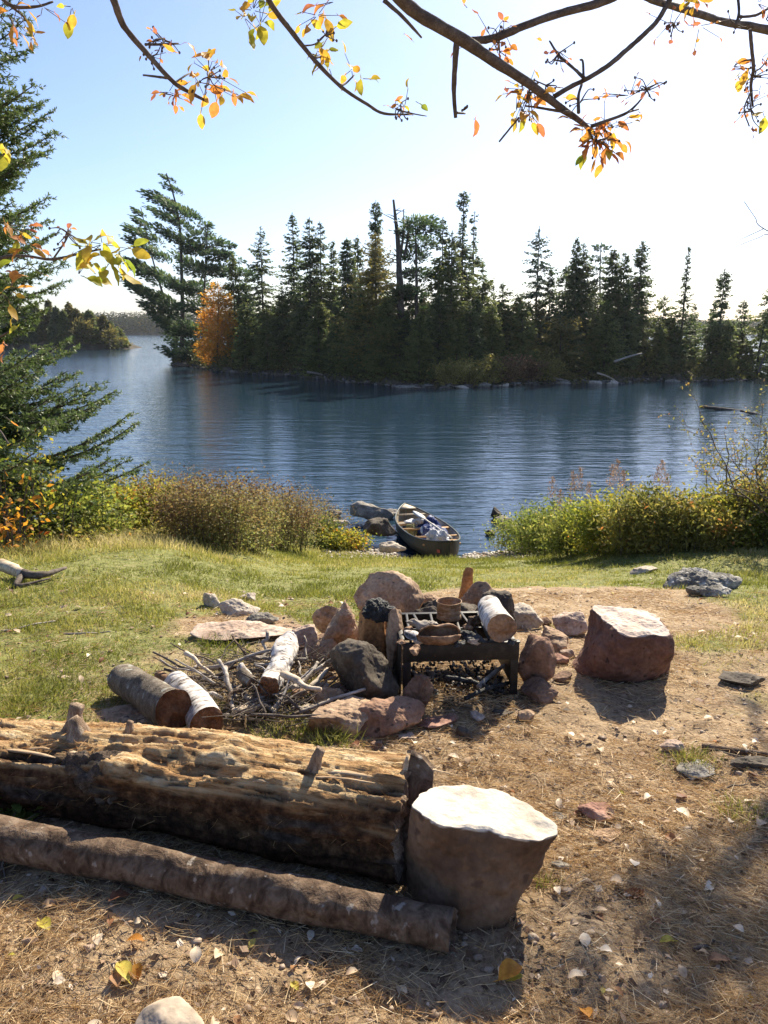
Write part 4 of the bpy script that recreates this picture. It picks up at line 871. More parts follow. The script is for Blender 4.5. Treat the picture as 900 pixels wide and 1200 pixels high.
crack = np.exp(-(crk / .055) ** 2) + .7 * np.exp(-((crk - .38) / .04) ** 2)
fine_ = fbm(np.stack([XX.ravel() * 14, (TH * 40).ravel(), 0 * XX.ravel()], 1), 3, 233, .6).reshape(m, n); chunk = fbm(q * 16, 3, 237).reshape(m, n)
z = z - .008 * crack * topw + .0035 * fine_ * topw; y = y * (1 - .06 * crack * (1 - topw) + .018 * chunk * (1 - topw))
# front top edge crumbles inward
edge = np.exp(-((np.sin(TH) - .72) / .25) ** 2) * sstep(0, .5, -np.cos(TH) * -1 * -1)
y = y + 0
for (x0, a0, amp, w1) in [(-.25, 2.5, .06, .10), (.30, 2.45, .05, .07), (-.75, 2.5, .075, .13), (-.55, 2.9, .05, .1), (.62, 1.6, .03, .05), (.85, 2.6, .03, .1)]:
    g = amp * np.exp(-((XX - x0) / w1) ** 2 - ((TH - a0) / .35) ** 2); y = y + g * np.cos(TH); z = z + g * np.sin(TH)
V = np.stack([XX + .012 * rot * (np.abs(XX) > Ln / 2 - .02), y, z], -1)
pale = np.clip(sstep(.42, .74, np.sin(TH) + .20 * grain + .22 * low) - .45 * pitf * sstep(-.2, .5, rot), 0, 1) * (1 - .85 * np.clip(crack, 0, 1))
dark = sstep(.25, .6, fbm(q * 3.1 + 4, 3, 219).reshape(m, n) - .25 * topw)
Vf = V.reshape(-1, 3); i, j = np.meshgrid(np.arange(m - 1), np.arange(n), indexing='ij'); j2 = (j + 1) % n
Fq = np.stack([i * n + j, (i + 1) * n + j, (i + 1) * n + j2, i * n + j2], -1).reshape(-1, 4)
ml, nt = _new('seat_log_wood'); L = nt.links.new
tc = N(nt, 'ShaderNodeTexCoord'); mp = N(nt, 'ShaderNodeMapping'); mp.inputs['Scale'].default_value = (.22, 2.2, 2.2); L(tc.outputs['Object'], mp.inputs[0])
g1 = N(nt, 'ShaderNodeTexNoise'); g1.inputs['Scale'].default_value = 16; g1.inputs['Detail'].default_value = 9; g1.inputs['Roughness'].default_value = .7; L(mp.outputs[0], g1.inputs['Vector'])
g2 = N(nt, 'ShaderNodeTexNoise'); g2.inputs['Scale'].default_value = 28; g2.inputs['Detail'].default_value = 8; g2.inputs['Roughness'].default_value = .7; L(tc.outputs['Object'], g2.inputs['Vector'])
g3 = N(nt, 'ShaderNodeTexNoise'); g3.inputs['Scale'].default_value = 6; g3.inputs['Detail'].default_value = 6; L(tc.outputs['Object'], g3.inputs['Vector'])
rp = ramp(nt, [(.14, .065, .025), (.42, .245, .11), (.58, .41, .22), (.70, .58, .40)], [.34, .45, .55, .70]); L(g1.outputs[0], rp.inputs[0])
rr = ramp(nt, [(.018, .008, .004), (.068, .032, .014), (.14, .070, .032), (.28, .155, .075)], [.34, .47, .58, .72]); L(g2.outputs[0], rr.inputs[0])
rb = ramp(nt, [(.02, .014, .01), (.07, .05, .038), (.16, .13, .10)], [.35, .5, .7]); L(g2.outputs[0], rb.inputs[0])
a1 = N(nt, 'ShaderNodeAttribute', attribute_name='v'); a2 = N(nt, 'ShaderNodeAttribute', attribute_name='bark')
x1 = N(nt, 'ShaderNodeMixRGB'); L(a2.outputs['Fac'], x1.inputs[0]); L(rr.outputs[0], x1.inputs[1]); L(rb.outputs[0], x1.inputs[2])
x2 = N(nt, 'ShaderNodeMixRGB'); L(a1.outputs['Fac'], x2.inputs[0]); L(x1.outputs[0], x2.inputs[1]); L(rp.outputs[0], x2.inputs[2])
b = N(nt, 'ShaderNodeBsdfPrincipled'); b.inputs['Roughness'].default_value = .88; b.inputs['Specular IOR Level'].default_value = .2; L(x2.outputs[0], b.inputs['Base Color'])
ad = N(nt, 'ShaderNodeMath', operation='ADD'); L(g1.outputs[0], ad.inputs[0]); L(g2.outputs[0], ad.inputs[1])
bp = N(nt, 'ShaderNodeBump'); bp.inputs['Strength'].default_value = 1; bp.inputs['Distance'].default_value = .02; L(ad.outputs[0], bp.inputs['Height']); L(bp.outputs[0], b.inputs['Normal'])
o = N(nt, 'ShaderNodeOutputMaterial'); L(b.outputs[0], o.inputs[0])
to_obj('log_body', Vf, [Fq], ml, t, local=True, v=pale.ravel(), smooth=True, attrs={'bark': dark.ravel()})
for e in (0, m - 1):
    ring = Vf[e * n:(e + 1) * n]; c = ring.mean(0); rings = [c + (ring - c) * f + [(1 if e else -1) * .004 * (1 - f), 0, 0] for f in (1, .9, .7, .5, .3, .1)]
    for kx, rg in enumerate(rings[1:]): rg[:, 0] += .012 * fbm(rg * [8, 14, 40], 3, 9)
    Vc = np.vstack(rings + [c[None]]); kk = 6; a, b_ = np.meshgrid(np.arange(kk - 1), np.arange(n), indexing='ij'); b2 = (b_ + 1) % n
    Fc = np.stack([a * n + b_, a * n + b2, (a + 1) * n + b2, (a + 1) * n + b_], -1).reshape(-1, 4); jj = np.arange(n)
    to_obj('cut_face', Vc, [Fc, np.stack([(kk - 1) * n + jj, (kk - 1) * n + (jj + 1) % n, np.full(n, kk * n)], 1)], MT['knot_wood'], t, local=True, smooth=True)
RI = np.linalg.inv(Rm); tc_ = np.array(t.location)
def seatlocal(p): return RI @ (np.asarray(p) - tc_)
def on_top(u, v, z): r_ = ray(u, v); return EYE + r_ * ((z - EYE[2]) / r_[2])
def topz(x): tp = .74 + .26 * float(sstep(-.75, 1.0, x)); return (1.93 * r0) * tp * .84 - r0
def lx_of(u):      # local x along the log for a photo column, on its top
    p_ = on_top(u, 900 + .02 * u, .28 if u > 250 else .23); return float(seatlocal(p_)[0])
for (u, ly, rr_, hh_, dx, dy) in [(358, -.05, .018, .05, .03, .02), (44, .02, .030, .045, -.03, .0), (18, .08, .026, .06, .01, .02), (105, .06, .014, .03, .01, .01)]:
    x0 = lx_of(u); p = np.array([x0, ly, topz(x0)]); V, F = tube(smooth_path([p - [0, 0, .06], p + [dx * .5, dy * .5, hh_ * .5], p + [dx, dy, hh_ * 1.15]], 4), np.array([2.8, 2.2, 1.75, 1.45, 1.25, 1.12, 1.05, 1.0, .97]) * rr_ * .85, 18, jit=.30, s=int(u))
    to_obj('branch_stub', V, F, MT['knot_wood'], t, local=True, smooth=True)
r = np.random.default_rng(14)
for k in range(16):    # torn splinters and flakes of wood along the top
    x0 = lx_of(r.uniform(-40, 455)); ly = r.uniform(-.13, .10); l = r.uniform(.05, .24); ww = r.uniform(.004, .012); p = np.array([x0, ly, topz(x0) + r.uniform(-.022, -.004) - .12 * max(0, abs(ly) - .08)]); e = r.uniform(-.12, .12) * l
    V, F = tube(smooth_path([p, p + [l / 2, e / 2, r.uniform(.0, .012)], p + [l, e, r.uniform(-.01, .014)]], 4), np.array([.2, .7, 1, 1, .9, .8, .6, .4, .1]) * ww, 6, jit=.5, s=k, flat=.4)
    to_obj('splinter', V, F, MT['splinter_wood'], t, local=True, smooth=False)
nl = 1500; lxx = r.uniform(-.95, 1.15, nl); lyy = r.normal(-.06, .06, nl); al = r.uniform(0, 6.28, nl)
Bn_ = np.stack([lxx, lyy, np.array([topz(a_) for a_ in lxx]) - .010 + r.uniform(-.008, .008, nl) - 1.2 * np.maximum(-lyy - .07, 0)], 1)
Bw = Bn_ @ Rm.T + tc_; Dw = np.stack([np.cos(al), np.sin(al), r.normal(0, .15, nl)], 1)
V, F, v = blades(Bw, Dw, r.uniform(.025, .075, nl), .0018, np.clip(r.normal(.5, .2, nl), 0, 1), .1)
o = MB().add(V, F, v).build('needles_on_log', leafM('log_needles', [(.16, .08, .03), (.44, .24, .09), (.62, .42, .2)], .15), loc=tc_); tag(o, 'rusty pine needles caught in the hollows on top of the bench log', 'pine needles', kind='stuff')
# wood slab wedged between the seat log and the boulder
sl = np.array([EYE + ray(u, v) * ((z - EYE[2]) / ray(u, v)[2]) for (u, v, z) in [(463, 1036, .0), (462, 992, .08), (467, 955, .15), (481, 884, .32), (496, 890, .31), (508, 904, .28), (505, 950, .15), (492, 1000, .05), (484, 1040, .0)]])
nn_ = len(sl); bk = sl + [.004, .022, .004]; V = np.vstack([sl, bk]); t = thing('wood_slab', 'thin dark wood slab with a pale sunlit edge wedged between the bench log and the boulder', 'wood slab', sl[0])
MB().add(V, [np.arange(nn_)[None], (np.arange(nn_) + nn_)[None, ::-1]]).add(V, [np.array([[i_, (i_ + 1) % nn_, (i_ + 1) % nn_ + nn_, i_ + nn_] for i_ in range(nn_)])]).build('slab_body', MT['brown_bark'], t)
V, F = tube(smooth_path(sl[1:4] + [-.008, -.004, .0], 6), np.array([.3, .8, 1, 1, 1, 1, 1, 1, 1, 1, .9, .8, .5]) * .011, 8, jit=.3, s=4); MB().add(V, F).build('sunlit_edge', MT['splinter_wood'], t, smooth=True)  # pale strip laid along the slab to paint its sunlit edge
MT['burl'] = M('burl', [(.035, .022, .014), (.095, .065, .045), (.22, .165, .12)], 22, .9, 1, .02)
# burl of dark rough bark on the left part of the log
for (u, ly, sz, sd_) in [(95, -.115, (.26, .11, .13), 5), (165, -.13, (.13, .07, .08), 7)]:
    V, F = rock_shape(sz, sd_, 5, 16, .13, None, 8, .75); x0 = lx_of(u); to_obj('bark_burl', V + [x0, ly, topz(x0) - .075], [F], MT['burl'], seat, local=True, smooth=True)
# ------------------------------------------------------------------ boulder seat at the end of the log
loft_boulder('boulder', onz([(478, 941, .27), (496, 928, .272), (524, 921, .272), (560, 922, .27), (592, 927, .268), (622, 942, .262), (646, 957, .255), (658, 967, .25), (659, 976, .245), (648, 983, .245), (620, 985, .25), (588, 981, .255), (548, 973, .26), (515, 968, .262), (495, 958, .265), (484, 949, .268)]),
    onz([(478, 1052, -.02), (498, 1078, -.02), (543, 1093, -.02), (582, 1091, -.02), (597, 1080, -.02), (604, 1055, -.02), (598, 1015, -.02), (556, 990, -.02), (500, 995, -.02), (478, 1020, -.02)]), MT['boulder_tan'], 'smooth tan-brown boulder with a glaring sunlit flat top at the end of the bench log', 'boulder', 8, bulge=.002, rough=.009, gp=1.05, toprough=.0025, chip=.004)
# ------------------------------------------------------------------ fire grate
gFL, gFR, gBL = np.array([.085, 3.30, .235]), np.array([.605, 3.335, .235]), np.array([.035, 3.70, .235])
dx_, dy_ = (gFR - gFL), (gBL - gFL); Wg, Dg = np.linalg.norm(dx_), np.linalg.norm(dy_); ux, uy = dx_ / Wg, dy_ / Dg; uz = np.array([0, 0, 1.])
Rg = np.stack([ux, norm(np.cross(uz, ux)), uz], 1)
t = thing('fire_grate', 'black iron fire grate box with a slotted cooking top set among the rocks', 'fire grate', gFL * [1, 1, 0])
def gbox(name, cx, cy, cz, sx, sy, sz, rot=0):
    c = gFL * [1, 1, 0] + ux * cx + uy * cy + uz * cz; Rr = Rg if not rot else Rg @ rz(rot)
    V, F = box(c, (sx, sy, sz), Rr); o = MB().add(V, F).build(name, MT['iron'], t)
    bm_ = o.modifiers.new('bevel', 'BEVEL'); bm_.width = .002; bm_.segments = 2; return o
gbox('front_panel', Wg / 2, 0, .194, Wg, .007, .078); gbox('front_rim', Wg / 2, .012, .235, Wg + .01, .03, .007)
gbox('back_panel', Wg / 2, Dg, .165, Wg, .007, .14); gbox('back_rim', Wg / 2, Dg - .012, .236, Wg + .01, .026, .007)
gbox('side_wall', .0, Dg / 2, .115, .007, Dg - .01, .235); gbox('side_wall', Wg, Dg / 2, .115, .007, Dg - .01, .235)
gbox('side_rim', .012, Dg / 2, .2375, .022, Dg - .06, .005); gbox('side_rim', Wg - .012, Dg / 2, .2375, .022, Dg - .06, .005)
gbox('leg', .018, .006, .085, .036, .007, .21); gbox('leg', Wg - .018, .006, .085, .036, .007, .21)
for k in range(8): gbox('grill_bar', .055 + k * (Wg - .11) / 7, Dg / 2 + .004, .2385, .012, Dg - .05, .006, rot=(.10 if k % 2 else -.04))
gbox('cross_bar', Wg / 2, Dg * .5, .230, Wg - .02, .012, .006)
# ash and charcoal under it, in one heap
r = np.random.default_rng(21); mb = MB(); V0, F0 = ico(1)
for k in range(520):
    c = gFL * [1, 1, 0] + ux * r.uniform(.03, Wg - .03) + uy * r.uniform(-.02, Dg - .04); sz = r.uniform(.002, .007) * (2.5 if k % 23 == 0 else 1)
    mb.add(V0 * (sz * r.uniform(.6, 1.5, 3)) * (1 + .2 * r.normal(size=(len(V0), 1))) + c + [0, 0, r.uniform(0, .012)], [F0], r.random())
o = mb.build('charcoal_bits', leafM('char_bits', [(.006, .006, .006), (.05, .035, .025), (.30, .24, .18)], 0, pos=[0, .6, 1]), loc=gFL); tag(o, 'charcoal bits and grey ash lying in the fire pit', 'charcoal', kind='stuff')
# charred sticks in the pit
for k, (u, v, u2, v2) in enumerate([(560, 812, 600, 790), (545, 826, 596, 812), (520, 800, 590, 818)]):
    p, q_ = up(G(u, v), .03), up(G(u2, v2), .07 - .02 * k); V, F = tube(smooth_path([p, (p + q_) / 2 + [0, 0, .01], q_], 4), np.linspace(.012, .008, 9), 7, jit=.3)
    tag(MB().add(V, F).build('charred_stick', MT['charcoal'] if k else MT['dead_wood'], loc=p, smooth=True), ['grey half-burnt stick at the right of the fire pit', 'black stick low at the mouth of the fire pit', 'black stick crossing the middle of the fire pit'][k], 'stick')
# can
cz = .242; cp = on_top(526, 724, cz); t = thing('tin_can', 'rusty open tin can standing on the back of the grate', 'tin can', cp)
def lathe(prof, n=32, c=(0, 0, 0)):
    prof = np.array(prof, float); th = np.linspace(0, 2 * np.pi, n, endpoint=False); m = len(prof)
    V = np.stack([prof[:, None, 0] * np.cos(th), prof[:, None, 0] * np.sin(th), np.repeat(prof[:, 1:2], n, 1)], -1).reshape(-1, 3) + np.asarray(c)
    i, j = np.meshgrid(np.arange(m - 1), np.arange(n), indexing='ij'); j2 = (j + 1) % n
    return V, [np.stack([i * n + j, i * n + j2, (i + 1) * n + j2, (i + 1) * n + j], -1).reshape(-1, 4)]
hz = .085; pr = [(.0, .001), (.058, .001), (.058, .004)] + [(.058 + .0015 * math.sin(k * 1.57), .008 + k * (hz - .014) / 12) for k in range(13)] + [(.0605, hz), (.0585, hz + .002), (.0565, hz), (.0555, .006), (0, .005)]
V, F = lathe(pr, 40, cp); V = V + (.004 * fbm((V - cp) * 20, 2, 3))[:, None] * norm((V - cp) * [1, 1, 0]); MB().add(V, F).build('can_body', MT['rust_can'], t, smooth=True)
V, F = lathe([(.0, .012), (.0555, .012)], 24, cp); MB().add(V, F).build('can_contents', MT['charcoal'], t)
# birch log on the grate, cut face to camera
log(up(on_top(572, 716, .30), .025), up(on_top(588, 740, .30), .015), .056, .068, 'birch', 'bark_under', 'white birch log lying on the grate with its dark end toward the viewer', 'firewood log', 16, cutrough=.06, n=48, jit=.06)
# boat-shaped curl of bark, its dark hollow open to the front
bc = on_top(514, 757, .245); t_ = np.linspace(-1, 1, 27); an = np.linspace(R(-48), R(238), 24)
AA, TT = np.meshgrid(an, t_, indexing='ij'); rad_ = .050 * (1 - TT ** 2) ** .45 * (1 + .10 * np.sin(4 * TT + 2 * AA)) + .003
Vb = np.stack([TT * .094 + .008 * np.cos(2 * AA), rad_ * np.sin(AA) * 1.0, rad_ * np.cos(AA) * .9], -1).reshape(-1, 3)
Vb = Vb + (.007 * fbm(Vb * 28, 3, 5))[:, None] * norm(Vb * [0, 1, 1] + 1e-5); Vb = Vb @ rx(R(-42)).T @ rz(R(8)).T + bc + [0, .02, .045]
i, j = np.meshgrid(np.arange(23), np.arange(26), indexing='ij'); Fb = np.stack([i * 27 + j, i * 27 + j + 1, (i + 1) * 27 + j + 1, (i + 1) * 27 + j], -1).reshape(-1, 4)
o = MB().add(Vb, [Fb]).build('curled_bark', MT['bark_under'], loc=bc, smooth=True); sm = o.modifiers.new('thick', 'SOLIDIFY'); sm.thickness = .005; tag(o, 'curled dark scroll of bark lying open in front of the rusty can', 'bark')
b2 = on_top(484, 750, .245); Vb2 = np.stack([TT * .055, rad_ * np.sin(AA) * .5, rad_ * np.cos(AA) * .35], -1).reshape(-1, 3) @ rz(R(-50)).T + b2 + [0, 0, .022]
o = MB().add(Vb2, [Fb]).build('curled_bark', MT['birch'], loc=b2, smooth=True); sm = o.modifiers.new('thick', 'SOLIDIFY'); sm.thickness = .003; tag(o, 'small pale curl of birch bark at the left front of the grate', 'bark')
rc = np.random.default_rng(77)
for k, (u, v) in enumerate([(478, 738), (492, 752), (536, 742), (548, 735), (556, 752), (600, 752), (470, 752), (505, 738), (540, 755)]):
    p_ = on_top(u, v, .25); V, F = rock_shape((rc.uniform(.03, .075), rc.uniform(.02, .045), rc.uniform(.012, .03)), 860 + k, 3, 8, .12, None, 14); V = V @ rz(rc.uniform(0, 3)).T
    tag(to_obj('bark_piece', V + p_, [F], MT[['bark_under', 'dead_wood', 'charcoal'][k % 3]], loc=p_), ['small brown scrap of bark lying on the grate bars', 'small grey scrap of wood lying on the grate bars', 'small black cinder lying on the grate bars'][k % 3], 'bark scrap', 'scraps lying on the grate')
for k, (u, v, l, w_, yaw, m_, lab) in enumerate([(497, 734, .17, .05, 20, 'dead_wood', 'grey split stick lying slantwise behind the curled bark'), (546, 747, .15, .06, -35, 'charcoal', 'charred wood chunk between the can and the birch log'), (487, 764, .12, .035, 75, 'bark_under', 'brown bark strip hanging over the front left of the grate'), (556, 728, .14, .05, 60, 'brown_bark', 'dark bark slab right behind the charred chunk on the grate')]):
    p_ = on_top(u, v, .255); V, F = rock_shape((l, w_, .035), 880 + k, 4, 9, .10, None, 18); V = V @ ry(R(8)).T @ rz(R(yaw)).T; tag(to_obj('wood_piece', V + p_ + [0, 0, .008], [F], MT[m_], loc=p_, smooth=True), lab, 'wood piece')
# upright wood chunk behind grate, burnt cap on the orange block
p = G(546, 722); V, F = rock_shape((.085, .06, .22), 78, 4, 7, .03, [(1, 0, .35, .75), (-1, 0, 0, .8)], 22, .8); c = np.array([p[0], p[1] + .02, .05]); tag(to_obj('wood_chunk', V @ ry(R(10)).T + c, [F], MT['orange_rock'], loc=c, smooth=True), 'upright orange-brown chunk of wood behind the rusty can', 'wood chunk')
cpk = on_top(443, 714, .315); V, F = rock_shape((.135, .10, .07), 79, 5, 10, .16, None, 10, .7); tag(to_obj('charred_wood', V + cpk + [0, 0, -.0], [F], MT['charcoal'], loc=cpk), 'lump of black charred wood on top of the orange block', 'charred wood')

# ------------------------------------------------------------------ pile of sticks
def stick(p, q_, rad, mat, label, seed, sag=.01, group=None, name='stick'):
    r = np.random.default_rng(seed); p, q_ = np.asarray(p, float), np.asarray(q_, float); k = 5; pts = [p + (q_ - p) * f_ + (r.normal(0, 1, 3) * [1, 1, .7] * sag if 0 < f_ < 1 else 0) for f_ in np.linspace(0, 1, k)]
    V, F = tube(smooth_path(pts, 4), np.linspace(rad, rad * r.uniform(.5, .9), (k - 1) * 4 + 1), 8, jit=.25, s=seed)
    o = MB().add(V, F).build(name, MT[mat], loc=(p + q_) / 2, smooth=True); return tag(o, label, 'stick', group)
def gu(u, v, z): return on_top(u, v, z)
SPG = 'sticks in the firewood pile'
stick(gu(217, 765, .10), gu(256, 796, .03), .011, 'pale_wood', 'pale split stick pointing up left at the back of the stick pile', 1)
stick(gu(313, 740, .16), gu(313, 772, .05), .009, 'dead_wood', 'thin upright grey stick at the back of the stick pile', 2)
stick(gu(331, 790, .14), gu(376, 808, .15), .017, 'pale_wood', 'bare pale branch sticking out right from the birch chunk', 3)
stick(gu(281, 780, .10), gu(300, 800, .04), .02, 'birch', 'short white birch branch in the middle of the stick pile', 4, sag=.003)
stick(gu(264, 782, .08), gu(276, 838, .02), .010, 'dead_wood', 'long grey stick slanting down the front of the stick pile', 5)
stick(gu(286, 816, .04), gu(322, 836, .02), .013, 'dead_wood', 'thick grey stick low at the front right of the pile', 6)
stick(gu(320, 836, .02), gu(340, 812, .06), .008, 'pale_wood', 'thin pale stick crossing at the front right of the pile', 7)
stick(gu(288, 852, .02), gu(288, 838, .12), .004, 'pale_wood', 'slim pale twig standing at the front of the pile', 8, sag=.001)
stick(gu(352, 802, .07), gu(372, 776, .10), .010, 'dead_wood', 'pale stick between the birch chunk and the pink rock', 9)
stick(gu(357, 812, .05), gu(384, 784, .08), .012, 'pale_wood', 'stout pale stick right of the birch chunk', 10)
log(gu(338, 752, .12), gu(318, 806, .10), .055, .046, 'birch', 'rot_wood', 'gnarled white birch chunk leaning on the stick pile', 'firewood log', 22, jit=.28, kn=4, n=40, cutrough=.05)
log(gu(284, 790, .09), gu(296, 800, .08), .03, .027, 'grey_bark', 'bark_under', 'small sawn brown billet in the middle of the stick pile', 'firewood log', 23, jit=.1)
r = np.random.default_rng(44)
for k in range(75):
    u, v = r.uniform(222, 385), r.uniform(768, 842); v = max(v, 758 + (u < 250) * 25); a = r.uniform(0, 3.14); l = r.uniform(.10, .34); z0 = r.uniform(.01, .11) * (1 - abs(u - 300) / 130); p = gu(u, v, max(z0, .012)); q_ = p + [math.cos(a) * l, math.sin(a) * l * .7, r.uniform(-.03, .09)]; q_[2] = max(q_[2], .01)
    stick(p, q_, r.uniform(.003, .011), ['twig_bark', 'dead_wood', 'brown_bark', 'dead_wood', 'twig_bark'][k % 5], 'thin dry stick tangled in the firewood pile', 500 + k, group=SPG)
mb = MB()
for k in range(420):
    u, v = r.normal(300, 42), r.uniform(765, 846); a = r.uniform(0, 6.28); l = r.uniform(.04, .2); p = gu(u, v, r.uniform(.0, .07)); q_ = p + [math.cos(a) * l, math.sin(a) * l, r.uniform(-.02, .06)]
    V, F = tube([p, (p + q_) / 2 + r.normal(0, .006, 3), q_], r.uniform(.001, .0025), 4, cap=False); mb.add(V, F)
o = mb.build('kindling', MT['twig_bark'], loc=gu(300, 800, 0)); tag(o, 'tangle of fine dry twigs around the firewood pile', 'kindling', kind='stuff')
for k in range(7):
    u, v = r.uniform(250, 380), r.uniform(775, 830); p = gu(u, v, r.uniform(.02, .05)); V, F = rock_shape((r.uniform(.06, .12), .05, .025), 820 + k, 3, 8, .08, None, 16); V = V @ rz(r.uniform(0, 3)).T
    tag(to_obj('wood_chip', V + p, [F], MT[['pale_wood', 'dead_wood', 'bark_under'][k % 3]], loc=p), 'splintered wood chunk lying among the sticks of the pile', 'wood chip', 'wood chunks in the stick pile')
# driftwood branch at the left edge, sticks on dirt
p = [up(G(-60, 672), .08), up(G(5, 677), .05), up(G(28, 683), .02), up(G(52, 683), .02), up(G(78, 676), .03)]; p = [q_ + [0, 0, .04] for q_ in p]
t = thing('fallen_branch', 'bleached fallen branch with a dark forked end in the grass at the left edge', 'branch', p[1])
V, F = tube(smooth_path(p[:3], 5), np.linspace(.06, .035, 11), 10, jit=.2); MB().add(V, F).build('bleached_wood', MT['pale_wood'], t, smooth=True)
V, F = tube(smooth_path(p[2:], 5), np.linspace(.036, .012, 11), 8, jit=.25); mb = MB().add(V, F); V, F = tube(smooth_path([p[2], up(G(20, 690), .02), up(G(60, 684), .04)], 4), np.linspace(.025, .006, 9), 7, jit=.2); mb.add(V, F); mb.build('dark_fork', MT['twig_bark'], t, smooth=True)
for k, (u, v, u2, v2, lab) in enumerate([(822, 878, 900, 888, 'dark rough stick by the right edge above the flat grey-green stone'), (812, 1118, 836, 1106, 'short brown twig in the dirt at the lower right'), (75, 745, 130, 742, 'thin grey stick lying in the grass left of the sticks'), (2, 742, 66, 730, 'long thin stick in the grass at the left edge'), (838, 930, 876, 922, 'thin twig beside the small grass tuft at right')]):
    stick(up(G(u, v), .012), up(G(u2, v2), .012), [.014, .006, .006, .006, .004][k], ['brown_bark', 'twig_bark', 'dead_wood', 'dead_wood', 'twig_bark'][k], lab, 60 + k, sag=.004)
# driftwood log in the lake at the right
for k, (u, v, u2, v2, r1) in enumerate([(820, 481, 960, 497, .15), (868, 486, 905, 494, .09)]):
    w1, w2 = waterhit(u, v), waterhit(u2, v2); yy0 = w1[1]; w1 = P(u, v - 4.5, yy0); w2 = P(u2, v2 - 4.5, yy0 + .5)
    V, F = tube(smooth_path([w1, (w1 + w2) / 2, w2], 5), np.linspace(r1 * .45, r1, 11), 8, jit=.2)
    if k == 0: t = thing('floating_log', 'dark bare log reaching in over the lake from the right edge', 'log', w2)
    MB().add(V, F).build('trunk' if k == 0 else 'branch_stub', MT['trunk_bark'], t, smooth=True)
# ------------------------------------------------------------------ canoe drawn up on the landing
cN = P(529, 660, 11.9); cF = P(475, 612, 15.7)           # near and far keel ends
cN[2] = min(gz(cN[0], cN[1]) + .01, -2.0); cF[2] = WATER - .08
ax_ = cF - cN; Lc = float(np.linalg.norm(ax_)); Xc = ax_ / Lc; Yc = norm(np.cross([0, 0, 1.], Xc)); Zc = np.cross(Xc, Yc); Rc = np.stack([Xc, Yc, Zc], 1)
t = thing('canoe', 'dark green canoe with wooden thwarts pulled up bow-out on the gravel landing', 'canoe', (cN + cF) / 2); t.rotation_euler = Matrix(Rc.tolist()).to_euler(); canoe = t
hull_m = M('canoe_hull', [(.008, .013, .010), (.013, .02, .015), (.024, .03, .022)], 6, .5, .05, .002, spec=.35)
lin_m = M('canoe_lining', [(.36, .29, .20), (.48, .40, .28), (.55, .47, .36)], 6, .6, .1, .002)
wood_m = M('canoe_wood', [(.42, .22, .08), (.55, .32, .13), (.62, .40, .2)], 6, .45, .1, .002, stretch=(1, 3, 3))
m, n = 61, 25; s = np.linspace(-1, 1, m); a = np.linspace(-1, 1, n)
beam = .44 * (1 - np.abs(s) ** 2.3) ** .8 + .004; sheer = .30 + .13 * np.abs(s) ** 3.2; keel = .07 * np.abs(s) ** 5
def section(si, off):
    B_, H_, K_ = beam[si] - off, sheer[si], keel[si] + off
    B_ = max(B_, .002); ph = a * np.pi / 2; yy_ = B_ * np.sign(a) * np.abs(np.sin(ph)) ** .62; zz_ = K_ + (H_ - K_) * (1 - np.cos(ph) ** .5) ** 1.0
    xx_ = s[si] * Lc / 2 * (1 - .0 * a ** 2) + np.sign(s[si]) * (-.14) * (1 - zz_ / H_) * np.abs(s[si]) ** 8 - np.sign(s[si]) * off * np.abs(s[si]) ** 8
    return np.stack([xx_, yy_, zz_], 1)
i, j = np.meshgrid(np.arange(m - 1), np.arange(n - 1), indexing='ij'); Fh_ = np.stack([i * n + j, i * n + j + 1, (i + 1) * n + j + 1, (i + 1) * n + j], -1).reshape(-1, 4)
to_obj('hull', np.vstack([section(k, 0) for k in range(m)]), [Fh_], hull_m, t, local=True, smooth=True)
to_obj('lining', np.vstack([section(k, .014) for k in range(m)]), [Fh_], lin_m, t, local=True, smooth=True)
for sd_ in (-1, 1):
    pts = np.stack([s * Lc / 2, sd_ * beam, sheer + .006], 1); V, F = tube(pts, .016, 8); to_obj('gunwale', V, F, MT['iron'] if 0 else hull_m, t, local=True, smooth=True)
def cbeam(name, x, w1, mat, zoff=-.012, th=.02):
    k = np.interp(x, s * Lc / 2, beam); z = np.interp(x, s * Lc / 2, sheer) + zoff; V, F = box((x, 0, z), (w1, 2 * k - .03, th)); o = to_obj(name, V, F, mat, t, local=True); return z
h = Lc / 2
cbeam('thwart', -.42 * h, .045, wood_m); cbeam('yoke', -.02 * h, .085, wood_m); cbeam('thwart', .66 * h, .045, lin_m)
for x in (-.60 * h, .40 * h):
    k = np.interp(x, s * h, beam); z = np.interp(x, s * h, sheer) - .07
    V, F = box((x, 0, z), (.24, 2 * k - .05, .014)); so_ = to_obj('seat', V, F, lin_m, t, local=True)
    for dx in (-.13, .13): V, F = box((x + dx, 0, z + .004), (.03, 2 * k - .03, .026)); to_obj('seat_rail', V, F, wood_m, so_, local=True).location = (0, 0, 0)
V, F = box((-.02 * h - .02, 0, .2), (.035, .03, .25)); to_obj('centre_strut', V, F, wood_m, t, local=True)
for e in (-1, 1):
    xs_ = [e * .985 * h, e * .84 * h]; b1 = np.interp(e * .84 * h, s * h, beam); z1, z2 = np.interp(xs_[0], s * h, sheer) + .012, np.interp(xs_[1], s * h, sheer) + .012
    V = np.array([[xs_[0], 0, z1], [xs_[1], b1, z2], [xs_[1], -b1, z2], [xs_[0], 0, z1 - .015], [xs_[1], b1, z2 - .015], [xs_[1], -b1, z2 - .015]]); to_obj('deck_plate', V, [np.array([[0, 1, 2], [3, 5, 4]]), np.array([[0, 3, 4, 1], [1, 4, 5, 2], [2, 5, 3, 0]])], hull_m if e < 0 else lin_m, t, local=True)
